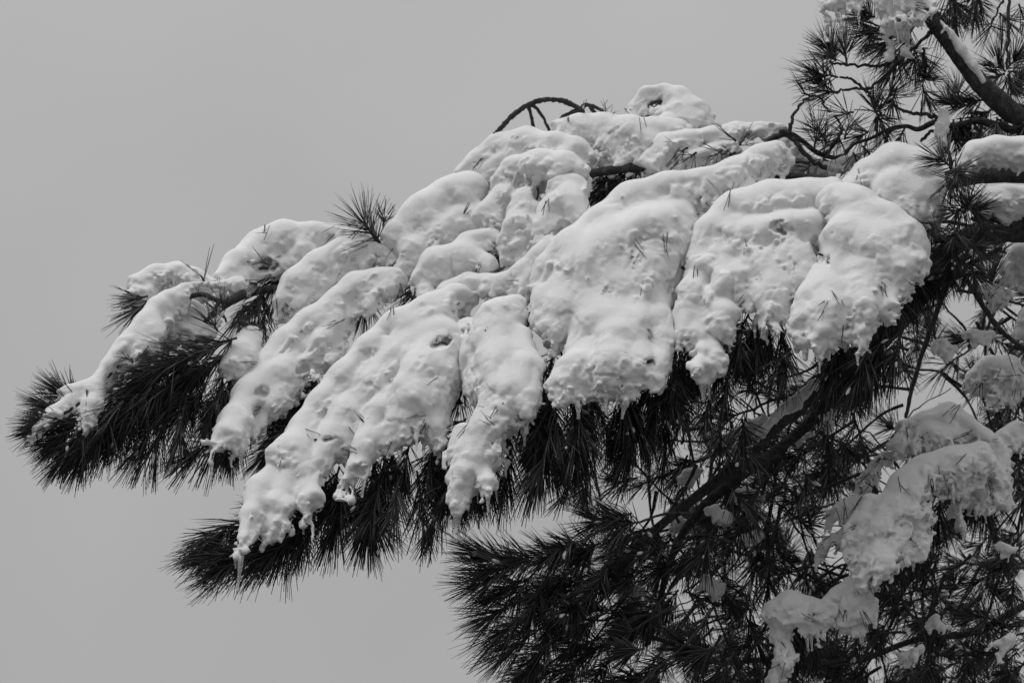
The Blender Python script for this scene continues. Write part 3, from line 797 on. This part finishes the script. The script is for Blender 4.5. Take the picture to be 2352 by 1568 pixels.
S("lowest snow clump near the bottom edge, split into icy fingers",
  [[(1898, 1400, 14), (1855, 1392, 15), (1815, 1390, 28), (1775, 1405, 20), (1748, 1420, 10)], [(1800, 1425, 32), (1795, 1465, 28), (1805, 1510, 26), (1800, 1545, 19)], [(1775, 1435, 18), (1770, 1460, 10)], [(1790, 1540, 12), (1783, 1558, 6)], [(1818, 1540, 12), (1822, 1558, 6)], [(1890, 1420, 16), (1895, 1440, 8)]],
  b_low, depth=5.36, ice=3, rough=1.4, flow=(-0.1, 1), seedling=6)
S("rough snow ball full of needle holes, right of the slanting limb",
  [[(2235, 870, 26), (2270, 848, 30), (2315, 850, 28), (2340, 868, 18)], [(2230, 890, 24), (2275, 885, 30), (2320, 890, 20)], [(2340, 910, 16)]], b_low, depth=5.66, ice=0, rough=1.8, pits=[(2280, 890, 9), (2250, 870, 6), (2305, 880, 7), (2325, 865, 5)], seedling=10)
S("snow scrap clinging to twigs near the right edge, above the rough ball",
  [[(2265, 662, 14), (2285, 672, 18), (2310, 680, 14)], [(2285, 690, 14), (2275, 705, 8)]], b_mid, depth=5.75, ice=0, rough=1.6, seedling=3)
S("snow puff at the right edge below the two limbs",
  [[(2325, 605, 20), (2345, 590, 26), (2370, 600, 26)], [(2350, 630, 18)]], b_mid, depth=5.75, ice=0, rough=1.2, seedling=1)
S("snow cut by the right edge, beside the rough ball",
  [[(2352, 760, 20), (2365, 730, 24), (2380, 780, 26)]], b_mid, depth=5.7, ice=0, rough=1.2, seedling=1)
S("thin line of snow lying along the slanting limb",
  [[(1872, 878, 8), (1840, 906, 10), (1805, 936, 11), (1780, 958, 10), (1750, 992, 10), (1715, 1028, 8), (1690, 1054, 5)]], b_mid, depth=5.39, ice=0, rough=0.7, fringe=0.2, blend=6, seedling=0)
S("loose snow wedge left of the slanting limb",
  [[(1745, 965, 11), (1725, 978, 16), (1692, 992, 13), (1655, 1008, 6), (1632, 1018, 3)], [(1735, 990, 11), (1705, 1022, 8), (1670, 1038, 7)]], b_mid, depth=5.44, ice=0, rough=1.6, fringe=0.6, blend=6, ribs=0.8, crumbs=2.0, seedling=6)
S("small snow patch where the slanting limb forks low down",
  [[(1600, 1080, 10), (1580, 1092, 14), (1565, 1105, 8)]], b_mid, depth=5.46, ice=0, rough=1.0, fringe=0.2, seedling=0)
S("snow lump hanging from the upper limb at the top edge",
  [[(2040, -10, 36), (2075, 10, 42), (2100, 10, 34)], [(2055, 40, 34), (2095, 45, 30)], [(2065, 75, 28), (2085, 90, 16)], [(2060, 100, 14), (2050, 120, 6)]], b_up, depth=5.58, ice=2, rough=1.2, flow=(0, 1), pits=[(2062, 45, 7), (2092, 45, 5)], seedling=2)
S("icy shred of snow dangling at the top edge, left of the hanging lump",
  [[(1895, 5, 18), (1930, 0, 22), (1965, 0, 20)], [(1925, 25, 12), (1930, 50, 6), (1931, 75, 3)], [(1895, 35, 10), (1898, 45, 6)]], b_top, depth=5.6, ice=1, rough=1.3, flow=(0, 1), seedling=0)
S("thin snow strip on the upper side of the corner limb",
  [[(2160, 50, 5), (2182, 78, 9), (2208, 112, 10), (2236, 150, 9), (2262, 188, 5)]], b_up, depth=5.60, ice=0, rough=0.7, fringe=0, ribs=0, blend=8, seedling=0)
S("small wedge of snow in the fork above the dome",
  [[(2168, 262, 10), (2166, 285, 12), (2160, 310, 10), (2170, 330, 8)]], b_thin, depth=5.59, ice=0, rough=0.8, fringe=0.2, blend=8, seedling=0)
S("snow crumbs along the thin limb, right of the sprig-pierced snow",
  [[(1800, 330, 16), (1825, 345, 16), (1850, 372, 14), (1880, 380, 12)], [(1905, 385, 14), (1940, 375, 14), (1970, 360, 10)]], b_thin, depth=5.66, ice=0, rough=1.4, seedling=3)

for lab, u, v, L, r in (("sagging left half", 553, 1270, 0.062, 0.005), ("sagging left half", 835, 1130, 0.036, 0.005), ("sagging left half", 926, 1040, 0.026, 0.006), ("sagging left half", 968, 1030, 0.022, 0.003), ("right half of the big", 1048, 1155, 0.036, 0.006), ("right half of the big", 1127, 1140, 0.030, 0.0045), ("right half of the big", 1205, 975, 0.022, 0.004),
                        ("snow lobe running down", 487, 1025, 0.026, 0.0045), ("snow lobe running down", 560, 1020, 0.02, 0.005), ("hanging snow skirt", 1972, 800, 0.022, 0.004), ("knobbly snow lobe", 1606, 870, 0.03, 0.007), ("wide smooth snow lobe", 1390, 905, 0.02, 0.006), ("wide smooth snow lobe", 1320, 940, 0.024, 0.006)):
    o, V = next((x[0], x[1]) for x in LOBES if x[0]["label"].startswith(lab))
    rel = V - CAM; dd = rel @ FWD
    uu = 1176 + (rel @ RGT) / dd / K; vv = 784 - (rel @ UPV) / dd / K
    sel = np.where((np.abs(uu - u) < 9) & (np.abs(vv - v) < 60))[0]
    if len(sel):
        tip = V[sel[V[sel, 2].argmin()]]
        add_icicle(o, tip, L, r, np.random.default_rng(int(u)))
# scraps of snow caught among the twigs deep in the thicket
scr = random.Random(5)
spots = [(1560, 1195, "snow scrap just left of the low fork of the slanting limb"), (1440, 1345, "snow scrap in the lower left thicket above the round sky gap"),
         (1705, 1235, "snow scrap midway between the slanting limb and the icy-fingered clump"), (1640, 1168, "snow scrap lying close below the slanting limb"),
         (1832, 1012, "pale snow scrap right of the slanting limb at mid height"), (1905, 960, "snow scrap right of the slanting limb near its upper end"),
         (2150, 1425, "snow scrap in the dark foliage well below the drooping slab"), (2300, 1255, "snow scrap at the right edge below the feathery slab"),
         (2290, 1480, "snow scrap in the bottom right corner"), (2080, 1510, "snow scrap near the bottom edge, right of the icy-fingered clump"),
         (2165, 790, "snow scrap among bare twigs left of the rough snow ball"), (2235, 768, "snow scrap directly above the rough snow ball"),
         (1625, 1330, "snow scrap in the lower thicket, left of the icy-fingered clump"), (1715, 1130, "snow scrap among twigs under the slanting limb's middle")]
for u, v, lab in spots:
    r = scr.uniform(7, 13); an = scr.uniform(-0.8, 0.8)
    snow("snow_scrap", lab,
         [[(u - 12, v + 6, r * 0.5), (u, v, r), (u + 24 * math.cos(an), v + 24 * math.sin(an), r * 0.7), (u + 40 * math.cos(an), v + 36 * math.sin(an), r * 0.35)], [(u + 6, v, r * 0.6), (u + 2, v + 22, r * 0.3)]],
         depth=scr.uniform(5.45, 5.62), ice=0, rough=1.7, fringe=0.5, blend=6, ribs=0.6, crumbs=1.5, group="snow scraps in the thicket", h=0.0036)

print("snow done", round(time.time() - T0, 1), sum(len(x[1]) for x in LOBES))

# ================================================================== NEEDLES
def T(parent, u, v, du, dv, dd=0.0, depth=None, off=0.0, shoot=80, nl=105, n=110, **kw):
    d = depth if depth is not None else dsurf(u, v, off)
    return add_tuft(parent, at(u, v, d), plan_dir(du, dv, dd), shoot * PX, nl * PX, n, **kw)
rr = random.Random(21)
NT = [0]
# --- tufts that stand out singly
T(b_back, 872, 560, -0.62, -0.85, -0.1, off=60, shoot=62, nl=105, n=84, a0=70, a1=38, droop=-0.05, rs=0.0052, bend=0)
T(b_back, 880, 520, 0.1, -1.0, 0.0, off=80, shoot=20, nl=60, n=26, a0=60, a1=40, droop=0)
for k in range(5):   # the long brush sweeping left beneath the arch
    T(b_tip, 545 - k * 34, 776 + k * 13, -0.95, 0.26 + 0.05 * k, -0.12, off=-5 - k * 3, shoot=100, nl=130, n=105, a0=44, a1=16, droop=0.22)
for k in range(9):
    T(b_tip, 540 - k * 32, 800 + k * 15, -0.75, 0.55 + 0.05 * k, rr.uniform(-0.2, 0.2), off=rr.uniform(5, 50), shoot=95, nl=125, n=100, a0=46, a1=20, droop=0.35)
for (u, v, du, dv) in ((190, 925, -0.9, -0.5), (165, 935, -1, -0.15), (160, 960, -1, 0.05), (150, 965, -0.95, 0.25), (170, 985, -0.8, 0.5), (190, 1000, -0.6, 0.7), (215, 1000, -0.5, 0.85), (200, 950, -0.8, 0.5), (240, 960, -0.7, 0.6)):
    T(b_tip, u, v, du, dv, rr.uniform(-0.2, 0.2), off=rr.uniform(30, 70), shoot=50, nl=92, n=120, a0=44, a1=18, droop=0.15)
# stray sprigs standing over the arch and the ridge
for (u, v, du, dv, k) in ((345, 690, -0.8, 0.5, 26), (340, 680, -0.95, 0.2, 24), (330, 700, -0.8, 0.6, 24), (470, 650, -0.4, -0.9, 4), (620, 610, -0.7, -0.4, 4), (610, 640, -0.7, 0.3, 14), (520, 740, -0.3, -0.9, 14), (500, 760, -0.5, -0.8, 16), (545, 720, 0.2, 0.9, 18), (560, 700, -0.2, 1.0, 26), (600, 690, -0.3, 1, 30), (630, 660, 0.2, 1, 30)):
    T(b_tip, u, v, du, dv, -0.1, off=50, shoot=24, nl=88, n=k, a0=50, a1=26, droop=0.05)
# --- fringes hanging below the snow
def fringe(parent, path, direc, n, length, layers, jitter=0.28, nn=120, depth=None, spread=(40, 16), **kw):
    path = np.array(path, float)
    seg = np.linalg.norm(np.diff(path, axis=0), axis=1); cum = np.concatenate([[0], np.cumsum(seg)])
    for i in range(n):
        s = cum[-1] * (i + rr.uniform(0.1, 0.9)) / n
        u = np.interp(s, cum, path[:, 0]); v = np.interp(s, cum, path[:, 1])
        du, dv = direc; a = rr.gauss(0, jitter); c, s_ = math.cos(a), math.sin(a)
        du, dv = du * c - dv * s_, du * s_ + dv * c
        Ln = length * rr.uniform(0.85, 1.15); v += rr.uniform(-34, 8) * direc[1]
        o = rr.uniform(*layers)
        T(parent, u - du * Ln, v - dv * Ln, du, dv, rr.gauss(-0.42, 0.2) if depth is None else rr.gauss(0, 0.2), depth=dsurf(u - du * Ln, v - dv * Ln, o + 42) if depth is None else depth + rr.uniform(0, 0.08),
          shoot=max(30, Ln - 95), nl=rr.uniform(105, 132), n=int(nn * 0.66), a0=spread[0], a1=spread[1], droop=0.3, **kw)
fringe(b_tip, [(100, 1070), (180, 1085), (330, 1095), (460, 1090), (520, 1090)], (-0.35, 0.93), 12, 175, (10, 90))
fringe(b_tip, [(250, 1000), (380, 1010), (500, 1000), (620, 980)], (-0.5, 0.86), 14, 150, (30, 110))
fringe(b_main, [(480, 1080), (540, 1110), (600, 1060), (680, 990)], (-0.6, 0.8), 9, 150, (70, 140))
fringe(b_main, [(395, 1240), (400, 1290), (440, 1320)], (-0.97, 0.22), 4, 190, (0, 50), jitter=0.14, nn=140, spread=(30, 12))
fringe(b_main, [(430, 1320), (490, 1335), (560, 1340), (620, 1335)], (-0.6, 0.8), 8, 185, (0, 60), nn=130)
fringe(b_main, [(600, 1335), (690, 1310), (800, 1305), (900, 1290), (1010, 1290)], (-0.16, 0.98), 13, 190, (0, 80), nn=130)
fringe(b_main, [(560, 1110), (540, 1180), (560, 1230)], (-0.95, -0.1), 4, 130, (30, 80))
fringe(b_main, [(800, 1230), (900, 1200), (1010, 1200), (1060, 1240), (1110, 1220)], (-0.1, 1), 12, 170, (10, 100))
fringe(b_main, [(1040, 1230), (1130, 1210), (1230, 1150), (1320, 1110)], (-0.05, 1), 12, 185, (0, 110))
fringe(b_main, [(1180, 1080), (1300, 1060), (1420, 1050), (1540, 1020), (1600, 1000)], (0.02, 1), 18, 180, (0, 120))
fringe(b_main, [(1300, 1150), (1420, 1120), (1540, 1100)], (-0.05, 1), 9, 170, (60, 180))
fringe(b_main, [(1560, 960), (1640, 930), (1720, 900), (1790, 900)], (0.05, 1), 10, 160, (30, 120))
fringe(b_main, [(1850, 960), (1900, 970), (1960, 930), (2020, 890)], (-0.05, 1), 9, 190, (10, 60), nn=140)
fringe(b_main, [(2060, 800), (2110, 760), (2150, 700)], (0.1, 1), 6, 150, (40, 120))
# dark foliage inside the bough, seen in the gaps between the snow bodies
for (u, v) in ((930, 620), (945, 660), (900, 560), (1130, 600), (1150, 620), (1260, 450), (1390, 410), (1420, 415), (1370, 440), (1450, 405), (1240, 900), (1250, 840), (1550, 760), (1540, 800), (1690, 760), (700, 900), (680, 930), (640, 960), (1040, 1000), (1050, 900), (1240, 960), (1640, 760), (1720, 780), (1380, 425), (1400, 430), (640, 620), (620, 650), (580, 690), (590, 740), (830, 700)):
    T(b_main if v > 700 else b_back, u + 30, v - 40, -0.4, 0.8, rr.gauss(0, 0.3), off=rr.uniform(100, 140) if v > 700 else rr.uniform(130, 170), shoot=60, nl=90, n=90, a0=60, a1=35)
for (u, v) in ((745, 1080), (765, 1110), (725, 1115), (790, 1125), (840, 1140), (760, 1150), (690, 1180), (1000, 1060), (1030, 1040), (1040, 1090), (1235, 1000), (1250, 960), (1560, 850), (1545, 900), (1690, 800), (1730, 820), (1800, 840), (1620, 930), (1660, 900)):
    T(b_main, u + 15, v - 40, -0.25, 0.9, rr.gauss(-0.1, 0.25), off=rr.uniform(35, 80), shoot=55, nl=100, n=84, a0=52, a1=26)
# --- lower thicket
def inside(poly, u, v):
    r = False; j = len(poly) - 1
    for i in range(len(poly)):
        (x1, y1), (x2, y2) = poly[i], poly[j]
        if (y1 > v) != (y2 > v) and u < (x2 - x1) * (v - y1) / (y2 - y1) + x1: r = not r
        j = i
    return r
def thicket(parents, poly, n, drange, dirf, nn=(80, 120), minsep=0, twigs=0.0, holes=()):
    us = [p[0] for p in poly]; vs = [p[1] for p in poly]; got = []; tries = 0
    while len(got) < n and tries < 20000:
        tries += 1
        u, v = rr.uniform(min(us), max(us)), rr.uniform(min(vs), max(vs))
        if not inside(poly, u, v): continue
        if any((u - a) ** 2 + (v - b_) ** 2 < minsep ** 2 for a, b_ in got[-60:]): continue
        if any((u - a) ** 2 + (v - b_) ** 2 < r * r for a, b_, r in holes): continue
        got.append((u, v))
        du, dv = dirf(u, v); a = rr.gauss(0, 0.45); c, s_ = math.cos(a), math.sin(a)
        du, dv = du * c - dv * s_, du * s_ + dv * c
        d = rr.uniform(*drange); dd = rr.gauss(0, 0.35)
        par = rr.choice(parents)
        T(par, u, v, du, dv, dd, depth=d, shoot=rr.uniform(30, 75), nl=rr.uniform(72, 108), n=int(rr.randint(*nn) * rr.uniform(0.5, 1.05)), a0=58, a1=30, droop=0.12)
        if rr.random() < twigs:
            m = math.hypot(du, dv); L = rr.uniform(70, 170)
            twig(par, [(u, v, 2.6), (u - du / m * L * 0.5 + rr.uniform(-12, 12), v - dv / m * L * 0.5 - rr.uniform(0, 20), 3.2), (u - du / m * L + rr.uniform(-20, 20), v - dv / m * L - rr.uniform(-10, 40), 4.5)], depth=d)
LIMB = [(1900 - 34 * i, 880 + 30 * i, 34) for i in range(11)]
HOLES = [(1385, 1375, 38), (1350, 1440, 26), (1420, 1450, 34), (1230, 1420, 20), (1615, 1000, 26), (1200, 1240, 40), (1600, 950, 30), (1590, 1530, 40)]
thicket([b_mid, b_mid2], [(1180, 1290), (1300, 1250), (1450, 1150), (1560, 1180), (1560, 1420), (1300, 1440), (1190, 1360)], 40, (5.2, 5.6), lambda u, v: (-0.9, 0.35 + 0.3 * rr.random()), nn=(110, 150), minsep=26, twigs=0.4, holes=HOLES)
thicket([b_low2], [(1180, 1420), (1400, 1420), (1700, 1480), (1700, 1600), (1300, 1580)], 26, (5.2, 5.5), lambda u, v: (-0.85, 0.55), nn=(110, 150), minsep=26, twigs=0.4, holes=HOLES)
thicket([b_mid, b_mid2], [(1320, 1080), (1560, 1000), (1800, 850), (2050, 800), (2000, 1000), (1850, 1250), (1600, 1420), (1480, 1300)], 58, (5.55, 6.0), lambda u, v: (rr.gauss(-0.3, 0.7), rr.gauss(0.5, 0.6)), nn=(60, 100), minsep=30, twigs=0.8, holes=HOLES)
thicket([b_low, b_low2], [(1560, 1420), (1850, 1250), (2000, 1250), (2352, 1150), (2400, 1600), (1560, 1600)], 60, (5.62, 6.05), lambda u, v: (rr.gauss(-0.5, 0.5), rr.gauss(0.7, 0.4)), nn=(80, 120), minsep=30, twigs=0.5, holes=HOLES)
thicket([b_low, b_mid], [(2060, 760), (2180, 560), (2400, 560), (2400, 1150), (2250, 1000), (2050, 950)], 34, (5.7, 6.2), lambda u, v: (rr.gauss(-0.2, 0.7), rr.gauss(0.2, 0.7)), nn=(60, 90), minsep=30, twigs=0.9)
for (u, v, du, dv) in ((1190, 1300, -1, 0.05), (1170, 1320, -1, 0.2), (1200, 1345, -0.95, 0.3), (1190, 1380, -0.9, 0.4), (1210, 1410, -0.85, 0.5), (1230, 1450, -0.8, 0.55), (1180, 1285, -0.9, -0.25), (1260, 1490, -0.75, 0.6)):
    T(b_mid, u, v, du, dv, rr.gauss(0, 0.2), depth=rr.uniform(5.2, 5.35), shoot=65, nl=rr.uniform(105, 125), n=88, a0=44, a1=18, droop=0.12)
# bare crooked twigs tangled through the thicket
for i in range(80):
    u, v = rr.uniform(1560, 2250), rr.uniform(900, 1480)
    if u > 1950 and v < 1000: u -= 300
    an = rr.uniform(0, 6.28); L = rr.uniform(50, 110); pts = [(u, v, rr.uniform(2.6, 4.2))]
    for k in range(3):
        an += rr.gauss(0, 0.55); u += L * math.cos(an); v += L * math.sin(an) * 0.9
        pts.append((u, v, pts[-1][2] * 0.8))
    twig(rr.choice((b_mid, b_mid2, b_low)), pts, depth=rr.uniform(5.45, 5.95), kink=0.002, thin=0.8)
# deeper layers that close the thicket
thicket([b_low, b_low2, b_mid2], [(1330, 1230), (1600, 1050), (1850, 900), (2100, 760), (2230, 640), (2400, 640), (2400, 1620), (1480, 1620), (1420, 1500)], 120, (5.95, 6.7), lambda u, v: (rr.gauss(-0.4, 0.7), rr.gauss(0.4, 0.7)), nn=(70, 110), minsep=20, twigs=0.25, holes=HOLES)
thicket([b_mid, b_mid2], [(1450, 1080), (1600, 1010), (1800, 900), (2030, 830), (1990, 960), (1700, 1250), (1500, 1250)], 16, (5.3, 5.6), lambda u, v: (rr.gauss(-0.3, 0.5), rr.gauss(0.7, 0.4)), nn=(80, 120), minsep=30, twigs=0.5, holes=HOLES + LIMB)
thicket([b_low, b_low2], [(1700, 1430), (1900, 1440), (2100, 1330), (2352, 1180), (2400, 1620), (1600, 1620)], 60, (5.7, 6.3), lambda u, v: (rr.gauss(-0.4, 0.6), rr.gauss(0.5, 0.5)), nn=(80, 120), minsep=24, twigs=0.1)
# hanging needles right under the lower right snow
fringe(b_low, [(1990, 1380), (2060, 1370), (2110, 1300), (2140, 1260)], (-0.05, 1), 7, 140, (0, 0), nn=110, depth=5.5)
fringe(b_low, [(1760, 1540), (1840, 1580), (1900, 1500)], (-0.1, 1), 6, 140, (0, 0), nn=110, depth=5.5)
fringe(b_low, [(2180, 1230), (2260, 1240), (2330, 1240)], (0.1, 1), 6, 130, (0, 0), nn=110, depth=5.55)
# --- upper right: open sprays against the sky
UP = [(2010, 40, -0.9, -0.1, 150), (2030, 60, -0.85, 0.35, 150), (2050, 80, -0.6, 0.8, 140), (2075, 100, -0.4, 0.9, 130), (2100, 110, -0.1, 1.0, 110), (1920, 140, -0.75, -0.65, 110), (1915, 138, -0.35, -0.95, 100), (1945, 150, -0.1, -1.0, 70),
      (1925, 178, -0.95, -0.2, 90), (1915, 212, -0.8, -0.6, 100), (1925, 215, -0.95, -0.25, 70), (1862, 222, -0.5, -0.2, 16), (2100, 60, -0.5, 0.8, 120), (2120, 120, 0.0, 1.0, 100), (2150, 20, 0.4, 0.9, 130), (2190, 0, 0.2, 1.0, 130), (2230, -20, 0.3, 1.0, 130), (2170, -20, 0.6, 0.8, 130),
      (2250, -30, -0.2, 1.0, 100), (1960, 258, -0.7, 0.1, 40), (2015, 262, -0.2, -0.4, 80), (2010, 255, 0.3, 0.4, 90), (2030, 240, 0.4, -0.8, 60), (2120, 190, 0.1, -0.3, 90), (2118, 195, 0.1, 0.7, 60), (2000, 300, -0.6, 0.3, 70), (1935, 300, -0.3, 0.6, 60), (1940, 320, 0.2, -0.8, 50), (1870, 345, 0.1, -1.0, 40), (1980, 335, 0.5, 0.5, 60),
      (2060, 200, -0.3, 0.8, 70), (2205, 270, 0.2, 1.0, 150), (2190, 275, -0.05, 1.0, 110), (2230, 260, 0.3, 0.9, 120), (2310, 165, -0.6, -0.55, 110), (2312, 160, 0.5, -0.7, 110), (2315, 165, 0.9, 0.0, 100), (2308, 170, -0.9, 0.25, 90), (2315, 170, 0.2, 0.9, 90),
      (2260, 230, -0.85, 0.05, 130), (2280, 250, -0.7, 0.5, 130), (2320, 250, 0.3, 0.9, 140), (2340, 240, 0.9, 0.3, 140), (2320, 220, 0.5, -0.6, 120), (2290, 270, 0.0, 1.0, 120), (2230, 245, -0.9, -0.2, 100), (2350, 280, 0.2, 1, 130), (2190, 250, -0.6, -0.7, 70), (2200, 240, 0.1, -1, 70), (2280, 45, -0.3, 0.6, 50), (2295, 30, 0.6, 0.5, 60), (2340, 10, 0.3, 0.9, 60),
      (2050, 300, -0.7, 0.5, 60), (2080, 290, -0.4, 0.8, 50), (1900, 330, -0.4, -0.7, 50), (1890, 370, 0.4, -0.6, 50), (1860, 380, -0.5, 0.5, 60), (1960, 350, 0.3, 0.8, 60)]
for (u, v, du, dv, k) in UP:
    T(rr.choice((b_up, b_thin)), u, v, du, dv, rr.gauss(0, 0.3), depth=rr.uniform(5.70, 5.9) if u > 2130 and v < 262 else rr.uniform(5.58, 5.8), shoot=rr.uniform(22, 45), nl=rr.uniform(78, 100), n=max(6, int(k * 0.6)), a0=62, a1=32, droop=0.03)
# sprays in front of the right-hand limbs
for (u, v, du, dv, k) in ((2185, 385, -0.3, -0.3, 60), (2188, 390, 0.3, 0.2, 60), (2185, 395, 0.0, 0.8, 50), (2220, 470, -0.5, 0.3, 70), (2225, 480, 0.6, 0.1, 80), (2215, 490, 0.2, -0.7, 70), (2140, 506, -0.5, -0.1, 70), (2145, 508, -0.2, 0.5, 50), (2180, 550, -0.7, 0.3, 90), (2200, 555, -0.3, 0.8, 90), (2230, 550, 0.5, 0.6, 90), (2170, 545, -0.9, -0.1, 60), (2250, 500, 0.4, 0.8, 80), (2200, 520, -0.4, 0.7, 80), (2190, 600, -0.3, 0.9, 100), (2160, 620, -0.3, 0.9, 100), (2230, 600, 0.2, 0.9, 100)):
    T(b_mid, u, v, du, dv, rr.gauss(-0.2, 0.3), depth=rr.uniform(5.32, 5.46), shoot=rr.uniform(16, 36), nl=rr.uniform(66, 88), n=k, a0=70, a1=38, droop=0.03)
# sprigs among the rough snow at the back
for (u, v, du, dv, k) in ((1690, 350, -0.9, 0.3, 14), (1660, 345, -0.9, 0.5, 12), (1700, 335, 0.2, -0.9, 6), (1690, 325, -0.6, -0.7, 5), (1600, 350, -0.9, 0.5, 14), (1580, 340, -0.9, 0.3, 10), (1340, 285, -0.5, -0.8, 4), (1370, 280, 0.2, -1, 5), (1310, 295, -0.6, -0.7, 4), (1395, 278, 0.4, -0.8, 4)):
    T(b_back, u, v, du, dv, -0.25, depth=dsurf(u, v, 60 if u > 1500 else 125), shoot=14, nl=70, n=k, a0=60, a1=40, droop=0)

# --- lone needles breaking through the snow skin, and twig ends in the hollows
for (o, V, Q, pits, par, flow, k) in LOBES:
    if k:
        e1 = V[Q[:, 2]] - V[Q[:, 0]]; e2 = V[Q[:, 3]] - V[Q[:, 1]]
        nrm = np.cross(e1, e2); nrm /= np.linalg.norm(nrm, axis=1)[:, None] + 1e-12
        cen = V[Q[:, 0]]; view = cen - CAM; view /= np.linalg.norm(view, axis=1)[:, None]
        cand = np.where(((nrm * view).sum(1) < -0.2) & (nrm[:, 2] < 0.55))[0]
        if len(cand):
            for ci in RNG.choice(cand, k):
                fl = plan_dir(flow[0] + rr.gauss(0, 0.45), flow[1] * 0.6 + rr.gauss(0, 0.45), -0.1)
                dr = fl * 0.85 + nrm[ci] * rr.uniform(0.15, 0.6); dr /= np.linalg.norm(dr)
                m = rr.choice((1, 2, 2, 3, 4, 5))
                B = cen[ci] - dr * 0.018 + RNG.normal(0, 0.004, (m, 3))
                D = dr + RNG.normal(0, 0.13, (m, 3)); D /= np.linalg.norm(D, axis=1)[:, None]
                Vn, Fn = needles(B, D, RNG.uniform(0.028, 0.055, m), 0.05)
                put("needle_sprig", Vn, Fn, [M_NEEDLE], par, origin=B[0], smooth=False)
    for p in pits:
        p, pr = p
        an = rr.uniform(0, 3.14); ex = plan_dir(math.cos(an), math.sin(an), 0.2)
        ts = np.linspace(-1, 1, 5)[:, None]
        tb = np.hstack([p + ex * ts * pr * 1.5 + plan_dir(-math.sin(an), math.cos(an)) * (ts ** 2) * pr * 0.6, np.full((5, 1), max(0.0022, pr * 0.16))])
        Vt, Ft = tube(tb, 7, 0.3)
        put("twig_end", Vt, Ft, [M_BARK], par, origin=p)

# fine snow left hanging on the needles
cv, cf = [], []
nu, nv_ = 7, 5
sph = np.array([[math.sin(math.pi * i / nv_) * math.cos(2 * math.pi * j / nu), math.sin(math.pi * i / nv_) * math.sin(2 * math.pi * j / nu), math.cos(math.pi * i / nv_)] for i in range(nv_ + 1) for j in range(nu)])
sq = np.array([[i * nu + j, (i + 1) * nu + j, (i + 1) * nu + (j + 1) % nu, i * nu + (j + 1) % nu] for i in range(nv_) for j in range(nu)])
kk = 0
for _, parent, base, V, F, mi in TUFTS:
    nn_ = int((mi == 0).sum() // 11)
    for c in range(rr.choice((0, 1, 2, 3, 4))):
        i = rr.randrange(nn_)
        p = V[8 * i + 3: 8 * i + 6].mean(0); tip = V[8 * i + 7]; b0 = V[8 * i]
        ax = tip - b0; ax /= np.linalg.norm(ax) + 1e-9
        p = b0 + (p - b0) * rr.uniform(0.4, 1.5)
        e1 = np.cross(ax, [0, 0, 1]); e1 /= np.linalg.norm(e1) + 1e-9; e2 = np.cross(e1, ax)
        r = rr.uniform(0.0016, 0.0042); L = r * rr.uniform(1.2, 3.2)
        q = sph * (1 + 0.35 * vnoise(sph * 2.2 + kk * 1.37))[:, None]
        cv.append(p + e2 * r * 0.4 + q[:, :1] * e1 * r + q[:, 1:2] * e2 * r + q[:, 2:] * ax * L)
        cf.append(sq + kk * len(sph)); kk += 1
tag(put("snow_grains", np.vstack(cv), np.vstack(cf), [M_SNOW]), "fine snow grains clinging to needles all over the pine", "snow", kind="stuff")
plant_tufts(300)
nt = sum(1 for o in bpy.data.objects if o.name.startswith("needle_tuft"))
print("tufts", nt, "objects", len(bpy.data.objects), "time", round(time.time() - T0, 1))
